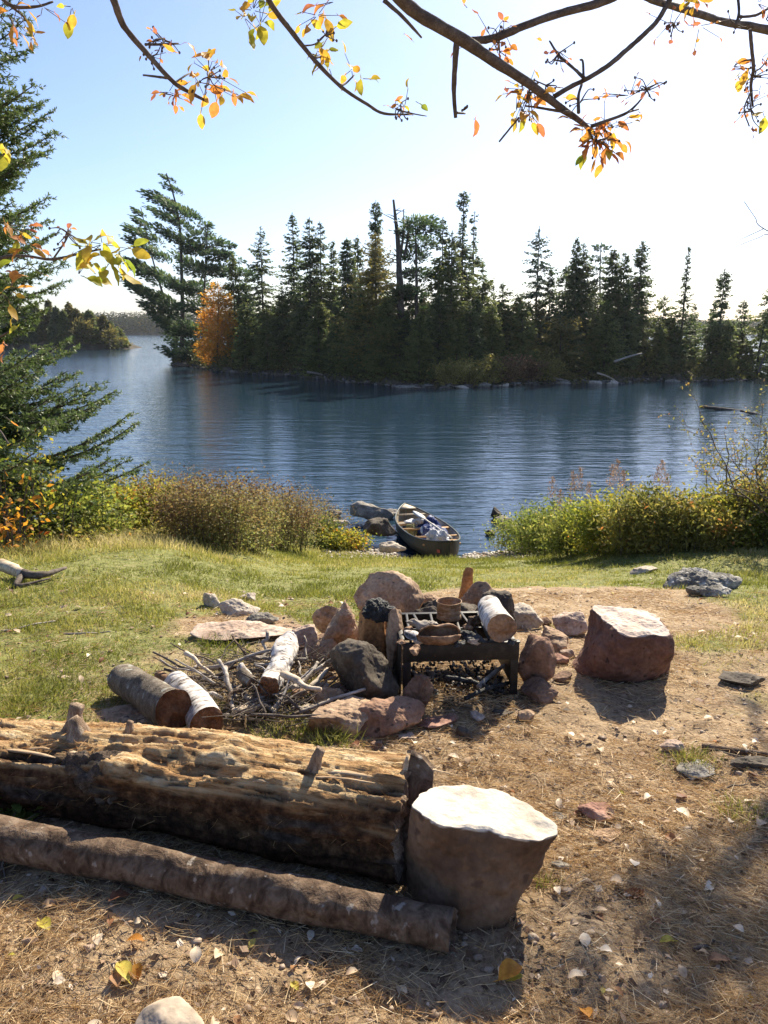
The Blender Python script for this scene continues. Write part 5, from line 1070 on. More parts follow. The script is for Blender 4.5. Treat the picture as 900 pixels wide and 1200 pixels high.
# reddish square patch (decal) near the stern on the side seen
V = []; 
for (fx, fz) in [(-.90, .50), (-.855, .50), (-.855, .82), (-.90, .82)]:
    k = int(round((fx + 1) / 2 * (m - 1))); sec = section(k, -.004); q_ = np.argmin(np.abs(sec[:, 2] - (sheer[k] * fz)) + 9 * (sec[:, 1] < 0)); V.append(sec[q_] * [0, 1, 1] + [fx * h, .002, 0])
V = np.array(V); to_obj('decal', np.vstack([V, V + [0, -.002, 0]]), [np.array([[0, 1, 2, 3], [7, 6, 5, 4]])], M('decal_red', [(.30, .06, .04), (.4, .1, .06)], 9, .6), t, local=True)
def cloc(x, y, z): return np.array(t.location) + Rc @ np.array([x, y, z])
def blob(name, c, size, mat, label, cat, seed, rough=.10, yaw=0, planes=10, soft=8):
    V, F = rock_shape(size, seed, 5, planes, rough, None, soft, .75); V = (V @ rz(yaw).T); V = V @ Rc.T; p = cloc(*c)
    return tag(to_obj(name, V + p, [F], mat, loc=p, smooth=True), label, cat)
blue = M('blue_pack', [(.012, .022, .085), (.02, .04, .15), (.04, .08, .24)], 5, .6, .3, .01); white = M('white_bag', [(.34, .35, .38), (.5, .5, .52), (.66, .66, .66)], 12, .5, .8, .02); tanb = M('olive_pack', [(.16, .14, .05), (.27, .24, .10)], 8, .8, .3, .01); lb = M('light_blue', [(.2, .3, .5), (.45, .55, .7)], 5, .6)
blob('backpack', (-.22 * h, -.05, .17), (.62, .50, .34), blue, 'dark blue backpack lying in the middle of the canoe', 'backpack', 5)
blob('backpack', (.16 * h, -.08, .20), (.42, .42, .36), blue, 'second blue pack standing just beyond the canoe yoke', 'backpack', 6)
blob('plastic_bag', (-.66 * h, .02, .30), (.40, .40, .24), white, 'crumpled white plastic bag near the close end of the canoe', 'bag', 7, rough=.16)
blob('pouch', (.07 * h, .22, .22), (.42, .16, .26), tanb, 'olive pouch tucked against the left side of the canoe', 'pouch', 8)
blob('water_jug', (-.10 * h, .05, .27), (.20, .18, .14), lb, 'light blue bundle lying across the dark pack', 'bundle', 9, rough=.12)
blob('seat_cushion', (.34 * h, .10, .30), (.34, .26, .07), white, 'pale flat cushion on the far canoe seat', 'cushion', 10, rough=.03, planes=12)
blob('folded_coat', (.13 * h, .08, .37), (.22, .24, .09), white, 'white folded cloth on the pack behind the yoke', 'cloth', 11, rough=.14)
# paddle
p0, p1 = cloc(-.62 * h, -.20, .33), cloc(.02 * h, .02, .46)
pd = thing('paddle', 'pale-bladed paddle leaning across the canoe yoke', 'paddle', (p0 + p1) / 2)
dv = norm(p1 - p0); V, F = tube(smooth_path([p0, (p0 + p1) / 2, p1], 4), .014, 8); MB().add(V, F).build('shaft', M('shaft_wood', [(.5, .45, .38), (.62, .58, .5)], 6, .5), pd, smooth=True)
sv = norm(np.cross(dv, [0, 0, 1.])); nv = np.cross(sv, dv); ks = np.linspace(0, 1, 15); wd = .07 * np.clip(np.sin(np.pi * (ks * .86 + .10)) ** .5, .1, 1) ; pt = p1[None] + dv[None] * (ks * .50)[:, None]
V = np.vstack([pt + sv * wd[:, None], pt - sv * wd[:, None], pt + nv * .008]); kk = np.arange(14)
F1 = np.stack([kk, kk + 1, kk + 31, kk + 30], 1); F2 = np.stack([kk + 30, kk + 31, kk + 16, kk + 15], 1); F3 = np.stack([kk + 15, kk + 16, kk + 1, kk], 1)
MB().add(V, [F1, F2, F3]).build('blade', M('blade_white', [(.45, .45, .44), (.6, .6, .58)], 5, .45), pd)
# ------------------------------------------------------------------ near spruce at the left edge
MT['near_spruce'] = leafM('near_spruce_needles', [(.036, .062, .028), (.075, .115, .042), (.16, .20, .065)], .38, rough=.5, spec=.35)
def needle_spruce(base, H, Rm, seed, label, zmin, zmax, azc=0.0, name='spruce_tree', prof=None):
    r = np.random.default_rng(seed); base = np.array(base, float); t = thing(name, label, 'spruce tree', base)
    V, F = tube(base + smooth_path([[0, 0, 0], [.02, 0, H * .4], [0, .03, H * .75], [0, 0, H]], 8), np.linspace(.11, .01, 25), 10, jit=.08); wood = MB().add(V, F)
    nb = int(44 * (zmax - zmin)); f = np.sort(r.uniform(zmin, zmax, nb)); B_, D_, L_, v_ = [], [], [], []
    for k in range(nb):
        z0 = f[k]; Lb = (Rm * (1 - z0 / H) ** .75 if prof is None else float(np.interp(z0, prof[0], prof[1]))) * r.uniform(.7, 1.06); az = azc + r.uniform(-2.1, 2.1)
        m = 22; u = np.linspace(0, 1, m); dr = r.uniform(-.30, -.08)
        c = np.stack([np.cos(az) * Lb * u, np.sin(az) * Lb * u, z0 + Lb * (dr * u * 1.2 + .34 * u ** 2.6)], 1) + base
        c[:, :2] += r.normal(0, .012, (m, 2)).cumsum(0) * .5
        V, F = tube(c, np.linspace(.018, .003, m) * (Lb / 1.5 + .3), 5, cap=False); wood.add(V, F)
        T = norm(np.gradient(c, axis=0)); side = norm(np.cross(T, [0, 0, 1.]))
        for q in range(3, m):
            for sg in (-1, 1):
                if r.random() < .12: continue
                l = Lb * .34 * (1.12 - u[q]) * r.uniform(.5, 1.2) + .05; d = norm(T[q] * r.uniform(.5, .9) + side[q] * sg + [0, 0, r.uniform(-.25, .12)])
                kk = max(3, int(l / .058)); w = np.linspace(0, 1, kk); pp = c[q] + d * (l * w)[:, None] + np.array([0, 0, -.10 * l]) * (w ** 2)[:, None]
                V, F = tube(pp[[0, kk // 2, kk - 1]], [.004, .003, .0015], 3, cap=False); wood.add(V, F)
                B_.append(pp); D_.append(np.repeat(d[None], kk, 0)); L_.append(np.full(kk, .04)); v_.append(np.full(kk, .35 + .35 * u[q] + r.normal(0, .08)))
                if l > .16:
                    for e in range(1, kk - 1):
                        d2 = norm(d + norm(np.cross(d, [0, 0, 1.])) * (1 if e % 2 else -1) * .9 + [0, 0, r.uniform(-.2, .1)]); l2 = l * .38 * (1.1 - w[e]); k2 = max(2, int(l2 / .045)); w2 = np.linspace(.15, 1, k2)
                        B_.append(pp[e] + d2 * (l2 * w2)[:, None]); D_.append(np.repeat(d2[None], k2, 0)); L_.append(np.full(k2, .036)); v_.append(np.full(k2, .4 + .4 * u[q] + r.normal(0, .1)))
    wood.build('trunk', MT['trunk_bark'], t)
    B0, D0, v0 = np.vstack(B_), np.vstack(D_), np.concatenate(v_); K = 10; n = len(B0) * K
    B1 = np.repeat(B0, K, 0) + np.repeat(D0, K, 0) * r.uniform(-.02, .025, (n, 1)); D1 = np.repeat(D0, K, 0) * .75 + norm(r.normal(size=(n, 3))) * .75
    V, F, v = cards(B1, D1, r.uniform(.032, .052, n), r.uniform(.010, .016, n), r.uniform(-1.5, 1.5, n), np.clip(np.repeat(v0, K) + r.normal(0, .1, n), 0, 1))
    MB().add(V, F, v).build('crown', MT['near_spruce'], t); return n
pb = P(-80, 640, 8.4); pb[2] = gz(pb[0], pb[1]) - .05
_rows = [600, 545, 510, 470, 440, 400, 350, 300, 215, 150, 60, -60]; _edge = [135, 168, 164, 118, 92, 80, 80, 84, 92, 104, 84, 50]
SPR = (np.array([P(0, a_, 8.4)[2] - pb[2] for a_ in _rows]), np.array([(e_ + 84) * 8.6 / F_PX for e_ in _edge]))
nn1 = needle_spruce(pb, 9.2, 2.5, 3, 'near green spruce with layered branches filling the left edge', .25, 6.4, azc=0, prof=SPR)

# ------------------------------------------------------------------ shrubs on the near banks
MT['gale'] = leafM('sweetgale_leaves', [(.13, .07, .04), (.23, .16, .07), (.27, .235, .09), (.22, .25, .07)], .45, pos=[0, .35, .65, 1])
MT['greenbush'] = leafM('green_shrub_leaves', [(.07, .10, .022), (.17, .21, .045), (.33, .34, .08), (.44, .37, .11)], .5, pos=[0, .4, .8, 1])
MT['mixbush'] = leafM('mixed_autumn_leaves', [(.10, .115, .032), (.24, .23, .06), (.40, .32, .085), (.38, .17, .06)], .5, pos=[0, .45, .8, 1])
MT['yellowbush'] = leafM('yellow_green_leaves', [(.10, .14, .025), (.28, .29, .05), (.46, .38, .06), (.50, .22, .05)], .5, pos=[0, .5, .85, 1])
MT['dryplume'] = leafM('dry_flower_heads', [(.16, .09, .06), (.28, .17, .11), (.42, .30, .2)], .4)
def bank(u, vb, wpx, hpx, mat, label, seed, n=3000, leaf=.035, dep=.8, group=None, stems=50, **kw):
    p = G(u, vb); d = p[1] * CP + (EYE[2] - p[2]) * SP; w_ = wpx * d / F_PX; h_ = hpx * d / F_PX; b = p + [0, w_ * dep * .4, 0]; b[2] = min(gz(b[0], b[1]), p[2]) - .02
    h_ = h_ * .84 + (p[2] - b[2])
    kw.setdefault('foot', .8); kw.setdefault('spread', .13); kw.setdefault('sr', .0045); return leafshrub(b, w_ * 1.55, w_ * dep * 1.2, h_, MT[mat], label, seed, group=group, n=int(n * 1.9), leaf=leaf, stems=stems, **kw)
LG, RG2 = 'shrubs of the left bank thicket', 'shrubs of the right bank thicket'
for k, (u, vb, w_, h_, m, lab) in enumerate([
    (352, 636, 62, 66, 'gale', 'reddish-brown shrub at the water end of the left thicket'),
    (318, 640, 70, 82, 'gale', 'brown shrub second from the water end of the left thicket'),
    (278, 640, 74, 88, 'gale', 'tall brownish shrub in the middle of the left thicket'),
    (236, 640, 74, 92, 'gale', 'brown and green shrub left of the middle of the left thicket'),
    (198, 626, 70, 78, 'gale', 'red-tinged shrub in the upper left part of the left thicket'),
    (160, 628, 66, 78, 'mixbush', 'shrub with mixed yellow and rusty leaves beside the spruce'),
    (118, 632, 60, 70, 'yellowbush', 'yellow-green leafy shrub right in front of the spruce boughs'),
    (366, 640, 40, 40, 'greenbush', 'small green shrub on the bank below the brown shrubs'),
    (396, 646, 40, 26, 'yellowbush', 'low yellow plant by the rocks left of the canoe')]):
    bank(u, vb, w_, h_, m, lab, 400 + k, n=int(5200 * w_ / 70), leaf=.032 if m == 'gale' else .045, group=LG, tip=-.5 if m == 'gale' else 0, stems=70)
for k, (u, vb, w_, h_, m, lab) in enumerate([
    (618, 648, 52, 50, 'greenbush', 'low dark green shrub at the canoe end of the right thicket'),
    (650, 648, 56, 66, 'greenbush', 'bright green grassy shrub at the left of the right thicket'),
    (690, 648, 62, 66, 'greenbush', 'dark-based green shrub in the right thicket below the tall dry stalks'),
    (730, 646, 66, 76, 'yellowbush', 'yellow-green shrub in the middle of the right thicket'),
    (768, 646, 64, 84, 'mixbush', 'olive and rust shrub forming the hump of the right thicket'),
    (806, 646, 64, 70, 'mixbush', 'olive leafy shrub right of the hump in the right thicket'),
    (846, 644, 66, 76, 'yellowbush', 'loose yellowish shrub beneath the bare branching bush'),
    (886, 644, 66, 88, 'mixbush', 'reddish-tinged shrub at the right end of the right thicket'),
    (926, 644, 66, 96, 'greenbush', 'green shrub cut by the right edge of the picture')]):
    bank(u, vb, w_, h_, m, lab, 440 + k, n=int(4300 * w_ / 64), leaf=.045, group=RG2, stems=60, upright=.9, wl=.4)
# left foreground shrubs near the spruce foot
def nb(u, v, Y, w_, h_, m, lab, seed, n, leaf, **kw):
    p = P(u, v, Y); p[2] = gz(p[0], p[1]) - .02; return leafshrub(p, w_, w_ * .8, h_, MT[m], lab, seed, n=n, leaf=leaf, **kw)
nb(50, 600, 7.7, 1.1, 1.05, 'yellowbush', 'leafy shrub with yellow-green pointed leaves in front of the spruce trunk', 470, 1100, .05, stems=20, foot=.6, spread=.14, sr=.006)
nb(5, 600, 7.3, .9, 1.35, 'yellowbush', 'tall yellow-leaved sapling clump at the left edge below the spruce', 471, 420, .05, stems=14, spread=.16, sr=.006)
nb(95, 630, 8.2, 1.1, .75, 'greenbush', 'dark green low shrub under the lowest spruce boughs', 472, 2600, .05, stems=24, foot=.8, sr=.005)
MT['orangeleaf'] = leafM('orange_leaves', [(.34, .20, .04), (.55, .22, .04), (.62, .32, .06), (.40, .10, .03)], .5, blot=60)
nb(14, 640, 6.95, .55, .62, 'orangeleaf', 'orange-leaved sapling at the left edge beside the fallen branch', 473, 130, .06, stems=6, spread=.22, sr=.005)
nb(60, 650, 7.7, 1.1, .26, 'mixbush', 'low rusty groundcover plant behind the fallen branch', 474, 1500, .04, stems=24, foot=.9, spread=.2, sr=.004)
nb(150, 660, 8.3, 1.2, .26, 'mixbush', 'low rust and yellow plant patch in the grass left of the thicket', 475, 1300, .035, stems=24, foot=.9, spread=.22, sr=.004)
# bare twiggy bush on the right with a few leaves
p = P(930, 640, 8.2); p[2] = gz(p[0], p[1]); t = thing('bare_bush', 'nearly bare twiggy bush with small pale leaves leaning in from the right edge', 'bush', p)
r = np.random.default_rng(23); mb = MB(); LB, LD = [], []
def twig(a, d, l, rad, dep):
    n = 6; pts = [a]; dd = d.copy()
    for k in range(n): dd = norm(dd + r.normal(0, .16, 3) + [0, 0, .03]); pts.append(pts[-1] + dd * l / n)
    V, F = tube(pts, np.linspace(rad, rad * .45, n + 1), 4, cap=False); mb.add(V, F)
    if dep <= 1:
        for k in range(1, n + 1):
            if r.random() < .75: LB.append(pts[k]); LD.append(norm(dd + r.normal(0, 1, 3)))
    if dep > 0:
        for k in range(2, n + 1):
            if r.random() < .8: twig(pts[k], norm(dd + r.normal(0, .75, 3)), l * r.uniform(.4, .65), rad * .5, dep - 1)
for (u, v) in [(845, 525), (812, 560), (870, 490), (900, 500), (850, 585), (885, 520)]:
    e = P(u, v, 8.0 + r.uniform(-.3, .3)); twig(p + r.normal(0, .05, 3) * [1, 1, 0], norm(e - p), np.linalg.norm(e - p) * .85, .014, 3)
mb.build('branches', MT['twig_bark'], t); LB, LD = np.array(LB), np.array(LD); V, F, v = cards(LB, LD, r.uniform(.02, .045, len(LB)), r.uniform(.012, .022, len(LB)), r.uniform(-1.5, 1.5, len(LB))); MB().add(V, F, v).build('leaves', MT['mixbush'], t)
# tall dry plumes above the right thicket
for k, (u, v) in enumerate([(648, 560), (657, 575), (672, 552), (680, 548), (690, 566), (718, 545), (724, 540), (731, 552), (740, 566), (771, 548), (777, 540), (782, 556), (700, 580), (668, 580)]):
    Yp = 10.2 + (k % 3) * .25; top = P(u, v, Yp); bx = P(u + 4, 640, Yp)[0]; bz = gz(bx, Yp); r = np.random.default_rng(600 + k)
    t = thing('dry_plume', 'thin dry flower stalk with a feathery beige head above the right thicket', 'dry stalk', (bx, Yp, bz), 'dry stalks above the right thicket'); path = smooth_path([[bx, Yp, bz], [(bx + top[0]) / 2 + .02, Yp, (bz + top[2]) / 2], top], 5)
    V, F = tube(path, np.linspace(.005, .002, 11), 4, cap=False); MB().add(V, F).build('stem', MT['dead_wood'], t)
    n = 170; h_ = r.random(n); B = top - np.array([0, 0, 1]) * (h_ * .30)[:, None] + r.normal(0, 1, (n, 3)) * (.01 + .035 * h_)[:, None] * [1, 1, .3]
    V, F, v = cards(B, norm(r.normal(size=(n, 3)) * .6 + [0, 0, .9]), r.uniform(.02, .045, n), r.uniform(.007, .013, n), r.uniform(-1, 1, n)); MB().add(V, F, v).build('flower_head', MT['dryplume'], t)

# ------------------------------------------------------------------ grass
gr_m = leafM('grass_blades', [(.12, .14, .028), (.25, .25, .055), (.42, .37, .13), (.58, .48, .27)], .42, pos=[0, .42, .7, 1], spec=.3)
r = np.random.default_rng(101)
def scatter(n, y0, y1, pw=1.0, side=1.06, xmin=None, xmax=None):
    # density falling with distance
    y = y0 * (y1 / y0) ** r.random(n); x = (r.random(n) * 2 - 1) * (y * .5 * side + .25)
    return x, y
x, y = scatter(230000, 2.7, 13.0); g = grassmask(x, y); keep = r.random(len(x)) < g ** 1.6 * (.25 + .75 * sstep(-.7, .1, fbm(np.stack([x, y, 0 * x], 1) * 2.6, 3, 47))); x, y, g = x[keep], y[keep], g[keep]
q = np.stack([x, y, 0 * x], 1); z = hgt(x, y); dryn = fbm(q * .8, 3, 41) + .5 * fbm(q * 4, 2, 43)
clump = sstep(-.2, .6, fbm(q * 3.5, 2, 51))
far_ = sstep(8, 11.5, y); leftdry = sstep(-.9, -2.2, x) * sstep(4.6, 5.8, y)
h_ = (.018 + .026 * clump) * r.uniform(.6, 1.5, len(x)) + .05 * far_ * r.uniform(.2, 1.3, len(x)) + .10 * leftdry * r.uniform(0, 1.3, len(x)) * sstep(.1, .6, dryn + .5 * r.random(len(x)))
vv = np.clip(.36 + .34 * dryn + .22 * leftdry + r.normal(0, .16, len(x)), 0, 1)
D = np.stack([r.normal(0, .45, len(x)), r.normal(0, .45, len(x)), np.ones(len(x))], 1)
V, F, v = blades(np.stack([x, y, z - .003], 1), D, h_, .0022 + .0006 * y, vv, bend=.35)
o = MB().add(V, F, v).build('grass', gr_m, loc=(0, 6, -.4)); tag(o, 'short sunlit meadow grass between the fire ring and the lake', 'grass', kind='stuff')
# grass tufts standing alone
def tuft(u, v, n, h, lab, seed, spread=.06, dry=.3):
    p = G(u, v); rr = np.random.default_rng(seed); x = p[0] + rr.normal(0, spread, n); y = p[1] + rr.normal(0, spread, n); D = np.stack([(x - p[0]) / spread * .35 + rr.normal(0, .3, n), (y - p[1]) / spread * .35 + rr.normal(0, .3, n), np.ones(n)], 1)
    V, F, vv = blades(np.stack([x, y, hgt(x, y) - .003], 1), D, h * rr.uniform(.5, 1.3, n), .003, np.clip(rr.normal(dry, .2, n), 0, 1), .35); tag(MB().add(V, F, vv).build('grass_tuft', gr_m, loc=p), lab, 'grass tuft')
tuft(386, 866, 420, .07, 'green grass tuft beside the cracked flat rock', 1); tuft(352, 812, 260, .07, 'grass tuft growing at the right foot of the stick pile', 2, .05); tuft(810, 893, 380, .04, 'small green tuft above the half-buried grey-green stone', 3, .045)
tuft(866, 952, 240, .035, 'small green tuft near the right edge of the dirt', 4, .04); tuft(640, 1033, 60, .03, 'tiny green sprig beside the tan boulder', 5, .02); tuft(330, 858, 300, .06, 'grass tuft directly behind the seat log', 6, .06); tuft(655, 735, 160, .04, 'grass tuft between the pale block and the red stone', 7, .04); tuft(405, 905, 200, .05, 'grass tuft behind the right end of the seat log', 8, .035)
tuft(18, 826, 500, .06, 'clump of grass behind the left end of the seat log', 9, .10)
# ------------------------------------------------------------------ litter: needles, crumbs, pebbles
r = np.random.default_rng(111)
n = 95000; y = 1.15 * (5.6 / 1.15) ** r.random(n); x = (r.random(n) * 2 - 1) * (y * .52 + .25)
q = np.stack([x, y, 0 * x], 1); den = sstep(-.55, .5, fbm(q * 2.2, 3, 61)) * (1 - .85 * grassmask(x, y)); keep = r.random(n) < (.18 + .82 * den); x, y = x[keep], y[keep]; n = len(x)
a = r.uniform(0, 2 * np.pi, n); a = a + .0; L_ = r.uniform(.03, .10, n); z = hgt(x, y) + .004 + r.uniform(0, .014, n)
D = np.stack([np.cos(a), np.sin(a), r.normal(0, .10, n)], 1)
V, F, v = blades(np.stack([x, y, z], 1), D, L_, .0014 + .0003 * y, np.clip(r.normal(.55, .25, n), 0, 1), bend=.12)
o = MB().add(V, F, v).build('pine_needle_litter', leafM('dry_needles', [(.17, .09, .04), (.43, .27, .12), (.62, .45, .25), (.74, .62, .42)], .15), loc=(0, 3, 0)); tag(o, 'orange-brown dry pine needles scattered over the dirt', 'pine needles', kind='stuff')
n = 11000; y = 1.15 * (6.5 / 1.15) ** r.random(n); x = (r.random(n) * 2 - 1) * (y * .52 + .25); keep = r.random(n) < (1 - .6 * grassmask(x, y)); x, y = x[keep], y[keep]; n = len(x)
a = r.uniform(0, 6.28, n); L_ = r.uniform(.006, .022, n) * r.choice([1, 1, 1.6], n)
V, F, v = cards(np.stack([x, y, hgt(x, y) + .005 + r.uniform(0, .006, n)], 1), np.stack([np.cos(a), np.sin(a), r.normal(0, .3, n)], 1), L_, L_ * r.uniform(.3, .8, n), r.uniform(-.6, .6, n), r.random(n) ** 1.3, bend=.2)
o = MB().add(V, F, v).build('bark_crumbs', leafM('crumbs', [(.06, .034, .02), (.18, .105, .06), (.36, .24, .15), (.66, .55, .42)], .05, pos=[0, .45, .85, 1]), loc=(0, 3, 0)); tag(o, 'crumbs of bark and broken leaves over the dirt', 'forest litter', kind='stuff')
n = 1500; y = 1.15 * (6 / 1.15) ** r.random(n); x = (r.random(n) * 2 - 1) * (y * .52 + .25); V0, F0 = ico(1); sz = r.uniform(.002, .009, n) * r.choice([1, 1, 1, 1.7], n)
V = V0[None] * (1 + .2 * r.normal(size=(n, len(V0), 1))) * sz[:, None, None] * np.array([1.2, 1, .7]) + np.stack([x, y, hgt(x, y) + .002], 1)[:, None]
o = MB().add(V.reshape(-1, 3), [(F0[None] + (np.arange(n) * len(V0))[:, None, None]).reshape(-1, 3)], np.repeat(r.random(n), len(V0))).build('small_pebbles', leafM('pebble', [(.14, .09, .06), (.27, .19, .13), (.42, .33, .25)], 0), loc=(0, 3, 0)); tag(o, 'tiny pebbles in the packed dirt', 'pebbles', kind='stuff')

# ------------------------------------------------------------------ leaves with shape
def leaf_mesh(L, W, fold=.25, curl=.3, seed=0, lobes=0, petiole=.3):
    k = 7; t = np.linspace(0, 1, k); w = W / 2 * np.sin(np.pi * t ** .85) ** .8; w[0] = w[-1] = 0; rr = np.random.default_rng(seed)
    if lobes: w = w * (1 + .3 * np.cos(t * 9)); 
    z = curl * L * (t * (1 - t)) * 1.2 + rr.normal(0, .012 * L, k); c = np.stack([t * L, 0 * t, z], 1)
    l = c + np.stack([0 * t, w, fold * w + rr.normal(0, .04 * W, k)], 1); rt = c + np.stack([0 * t, -w, fold * w + rr.normal(0, .04 * W, k)], 1)
    V = np.vstack([c, l, rt]); i = np.arange(k - 1)
    F = [np.concatenate([np.stack([i, i + 1, i + 1 + k, i + k], 1), np.stack([i + 1, i, i + 2 * k, i + 1 + 2 * k], 1)])]
    if petiole: V = np.vstack([V, [[0, .002, z[0]], [0, -.002, z[0]], [-petiole * L, 0, z[0] + .1 * L]]]); F.append(np.array([[3 * k, 3 * k + 1, 3 * k + 2]]))
    return V, F
def rotm(rr, tilt=.4):
    return np.array(Matrix.Rotation(rr.uniform(0, 6.28), 3, 'Z') @ Matrix.Rotation(rr.normal(0, tilt), 3, 'X') @ Matrix.Rotation(rr.normal(0, tilt), 3, 'Y'))
MT['paleleaf'] = leafM('pale_dry_leaf', [(.40, .27, .16), (.62, .49, .34), (.76, .66, .52)], .2, blot=50)
MT['brownleaf'] = leafM('brown_dry_leaf', [(.12, .05, .03), (.24, .11, .055), (.38, .20, .09)], .3, blot=50)
MT['yellowleaf'] = leafM('yellow_leaf', [(.40, .38, .06), (.56, .46, .08), (.62, .50, .14)], .4, blot=40)
rr = np.random.default_rng(131)
def fallen(u, v, L, mat, label, group=None, W=None, curl=.4, dz=.008, p=None):
    p = G(u, v) if p is None else p; V, F = leaf_mesh(L, W or L * rr.uniform(.5, .75), rr.uniform(.1, .6), curl * rr.uniform(.5, 1.4), int(rr.integers(1e6)))
    V = V @ rotm(rr, .25).T; c = np.array([p[0], p[1], gz(p[0], p[1]) + dz]); V = V - [V[:, 0].mean(), V[:, 1].mean(), V[:, 2].min()] + c
    return tag(to_obj('fallen_leaf', V, F, MT[mat], loc=c, v=np.full(len(V), rr.random())), label, 'leaf', group)
fallen(596, 1152, .075, 'orangeleaf', 'bright orange curled leaf on the dirt below the tan boulder', dz=.015, curl=.9)
fallen(588, 1146, .045, 'paleleaf', 'small pale leaf touching the bright orange curled leaf')
fallen(146, 1145, .075, 'yellowleaf', 'pale yellow lobed leaf in the sunlit dirt at the lower left', curl=.6)
fallen(160, 1146, .05, 'orangeleaf', 'orange leaf folded beside the pale yellow lobed leaf')
fallen(52, 1088, .055, 'yellowleaf', 'bright yellow leaf at the shadow edge on the lower left')
fallen(160, 1108, .05, 'orangeleaf', 'orange-yellow leaf standing on edge at the shadow line')
fallen(213, 1050, .06, 'brownleaf', 'rusty round leaf in the shade below the pole')
fallen(143, 1058, .07, 'brownleaf', 'dark reddish leaf in the shade left of the rusty round one')
fallen(296, 1098, .03, 'yellowleaf', 'upper small yellow leaf of the shaded pair under the pole')
fallen(295, 1112, .03, 'yellowleaf', 'lower small yellow leaf of the shaded pair under the pole')
fallen(314, 1114, .035, 'paleleaf', 'greyish leaf right of the pair of small yellow leaves')
fallen(417, 1118, .035, 'paleleaf', 'pale leaf lying alone in the shade below the pole end')
fallen(364, 1102, .035, 'paleleaf', 'small dull leaf in the shade below the middle of the pole')
fallen(345, 1160, .03, 'yellowleaf', 'tiny yellow leaf on the shadow edge left of centre')
fallen(33, 968, .05, 'yellowleaf', 'yellow leaf lying against the left part of the pole')
fallen(760, 938, .05, 'paleleaf', 'white upturned leaf between the reddish stone and the grey-green stone')
fallen(799, 956, .055, 'paleleaf', 'long pale leaf below the grey-green stone')
fallen(798, 938, .05, 'brownleaf', 'dark rusty leaf just above the long pale leaf')
fallen(736, 968, .035, 'paleleaf', 'left leaf of two small pale leaves right of the reddish stone')
fallen(751, 969, .03, 'paleleaf', 'right leaf of two small pale leaves right of the reddish stone')
fallen(655, 947, .045, 'paleleaf', 'pale leaf resting right next to the tan boulder rim')
fallen(724, 1040, .05, 'paleleaf', 'pale broad leaf in the middle of the right dirt')
fallen(783, 1108, .05, 'yellowleaf', 'yellow folded leaf above the brown twig in the lower right')
fallen(799, 1146, .04, 'paleleaf', 'small white oval leaf at the lower right')
fallen(676, 1150, .05, 'paleleaf', 'pinkish flat leaf low on the dirt right of the tan boulder shadow')
fallen(840, 1130, .06, 'brownleaf', 'curled brown leaf in the branch shade at the lower right')
fallen(715, 922, .03, 'paleleaf', 'pale leaf above the white upturned leaf'); fallen(686, 1195, .05, 'orangeleaf', 'orange-brown leaf at the bottom edge right of centre')
fallen(548, 716 + 60, .03, 'paleleaf', 'pale bark flake at the mouth of the pit')
fallen(892, 968, .05, 'paleleaf', 'bright pale leaf at the right edge under the tuft')
n_ = 0
while n_ < 260:
    y_ = 1.3 * (5.5 / 1.3) ** rr.random(); x_ = (rr.random() * 2 - 1) * (y_ * .5 + .1)
    inlog = (x_ < .15 and abs(y_ - (2.25 - .32 * x_)) < .5) or (abs(x_ - .25) < .25 and abs(y_ - 2.0) < .3) or (-1.2 < x_ < .95 and 3.0 < y_ < 3.9)
    if inlog: continue
    n_ += 1; m_ = rr.choice(4, p=[.68, .22, .06, .04])
    lab_ = ['small pale dry leaf scattered on the ground of the campsite', 'small brown dry leaf scattered on the ground of the campsite', 'small orange leaf scattered on the ground of the campsite', 'small yellow leaf scattered on the ground of the campsite'][m_]
    fallen(0, 0, rr.uniform(.02, .05), ['paleleaf', 'brownleaf', 'orangeleaf', 'yellowleaf'][m_], lab_, ['pale leaves scattered on the ground', 'brown leaves scattered on the ground', 'orange leaves scattered on the ground', 'yellow leaves scattered on the ground'][m_], p=np.array([x_, y_, 0]))
# pine cones
for k, (u, v) in enumerate([(682, 958), (742, 1052), (795, 882)][:2]):
    p = G(u, v) + [0, 0, .012]; mb = MB(); n = 60; h_ = np.linspace(0, 1, n); a = np.arange(n) * 2.4; rad = .014 * np.sin(np.pi * (h_ * .85 + .1)); B = p + np.stack([(h_ - .5) * .05, np.cos(a) * rad * .5, np.sin(a) * rad * .5], 1)
    V, F, v_ = cards(B, np.stack([.5 + 0 * h_, np.cos(a), np.sin(a)], 1), np.full(n, .014), np.full(n, .012)); tag(MB().add(V, F, v_).build('pine_cone', MT['brownleaf'], loc=p), ['dark pine cone lying on the reddish half-buried stone', 'open pine cone on the dirt near the broad pale leaf'][k], 'pine cone')

# ------------------------------------------------------------------ overhanging autumn trees
MT['crab_y'] = leafM('autumn_leaves', [(.20, .26, .04), (.44, .40, .06), (.60, .36, .07), (.58, .25, .07), (.36, .14, .08)], .5, pos=[0, .25, .5, .75, 1], blot=70, spec=.3)
def limb(mb, pts, Y0, Y1, s=6, k=1.0):
    """pts: photo column, row, thickness in photo px; depth runs from Y0 to Y1"""
    n = len(pts); W = np.array([P(a, b, Y0 + (Y1 - Y0) * i / (n - 1)) for i, (a, b, _) in enumerate(pts)]); rd = np.array([c * .5 * (Y0 + (Y1 - Y0) * i / (n - 1)) / F_PX for i, (_, _, c) in enumerate(pts)]) * k
    W = smooth_path(W, 5); V, F = tube(W, np.interp(np.linspace(0, 1, len(W)), np.linspace(0, 1, n), rd), 8, jit=.12, s=s); mb.add(V, F); return W
rl = np.random.default_rng(151)
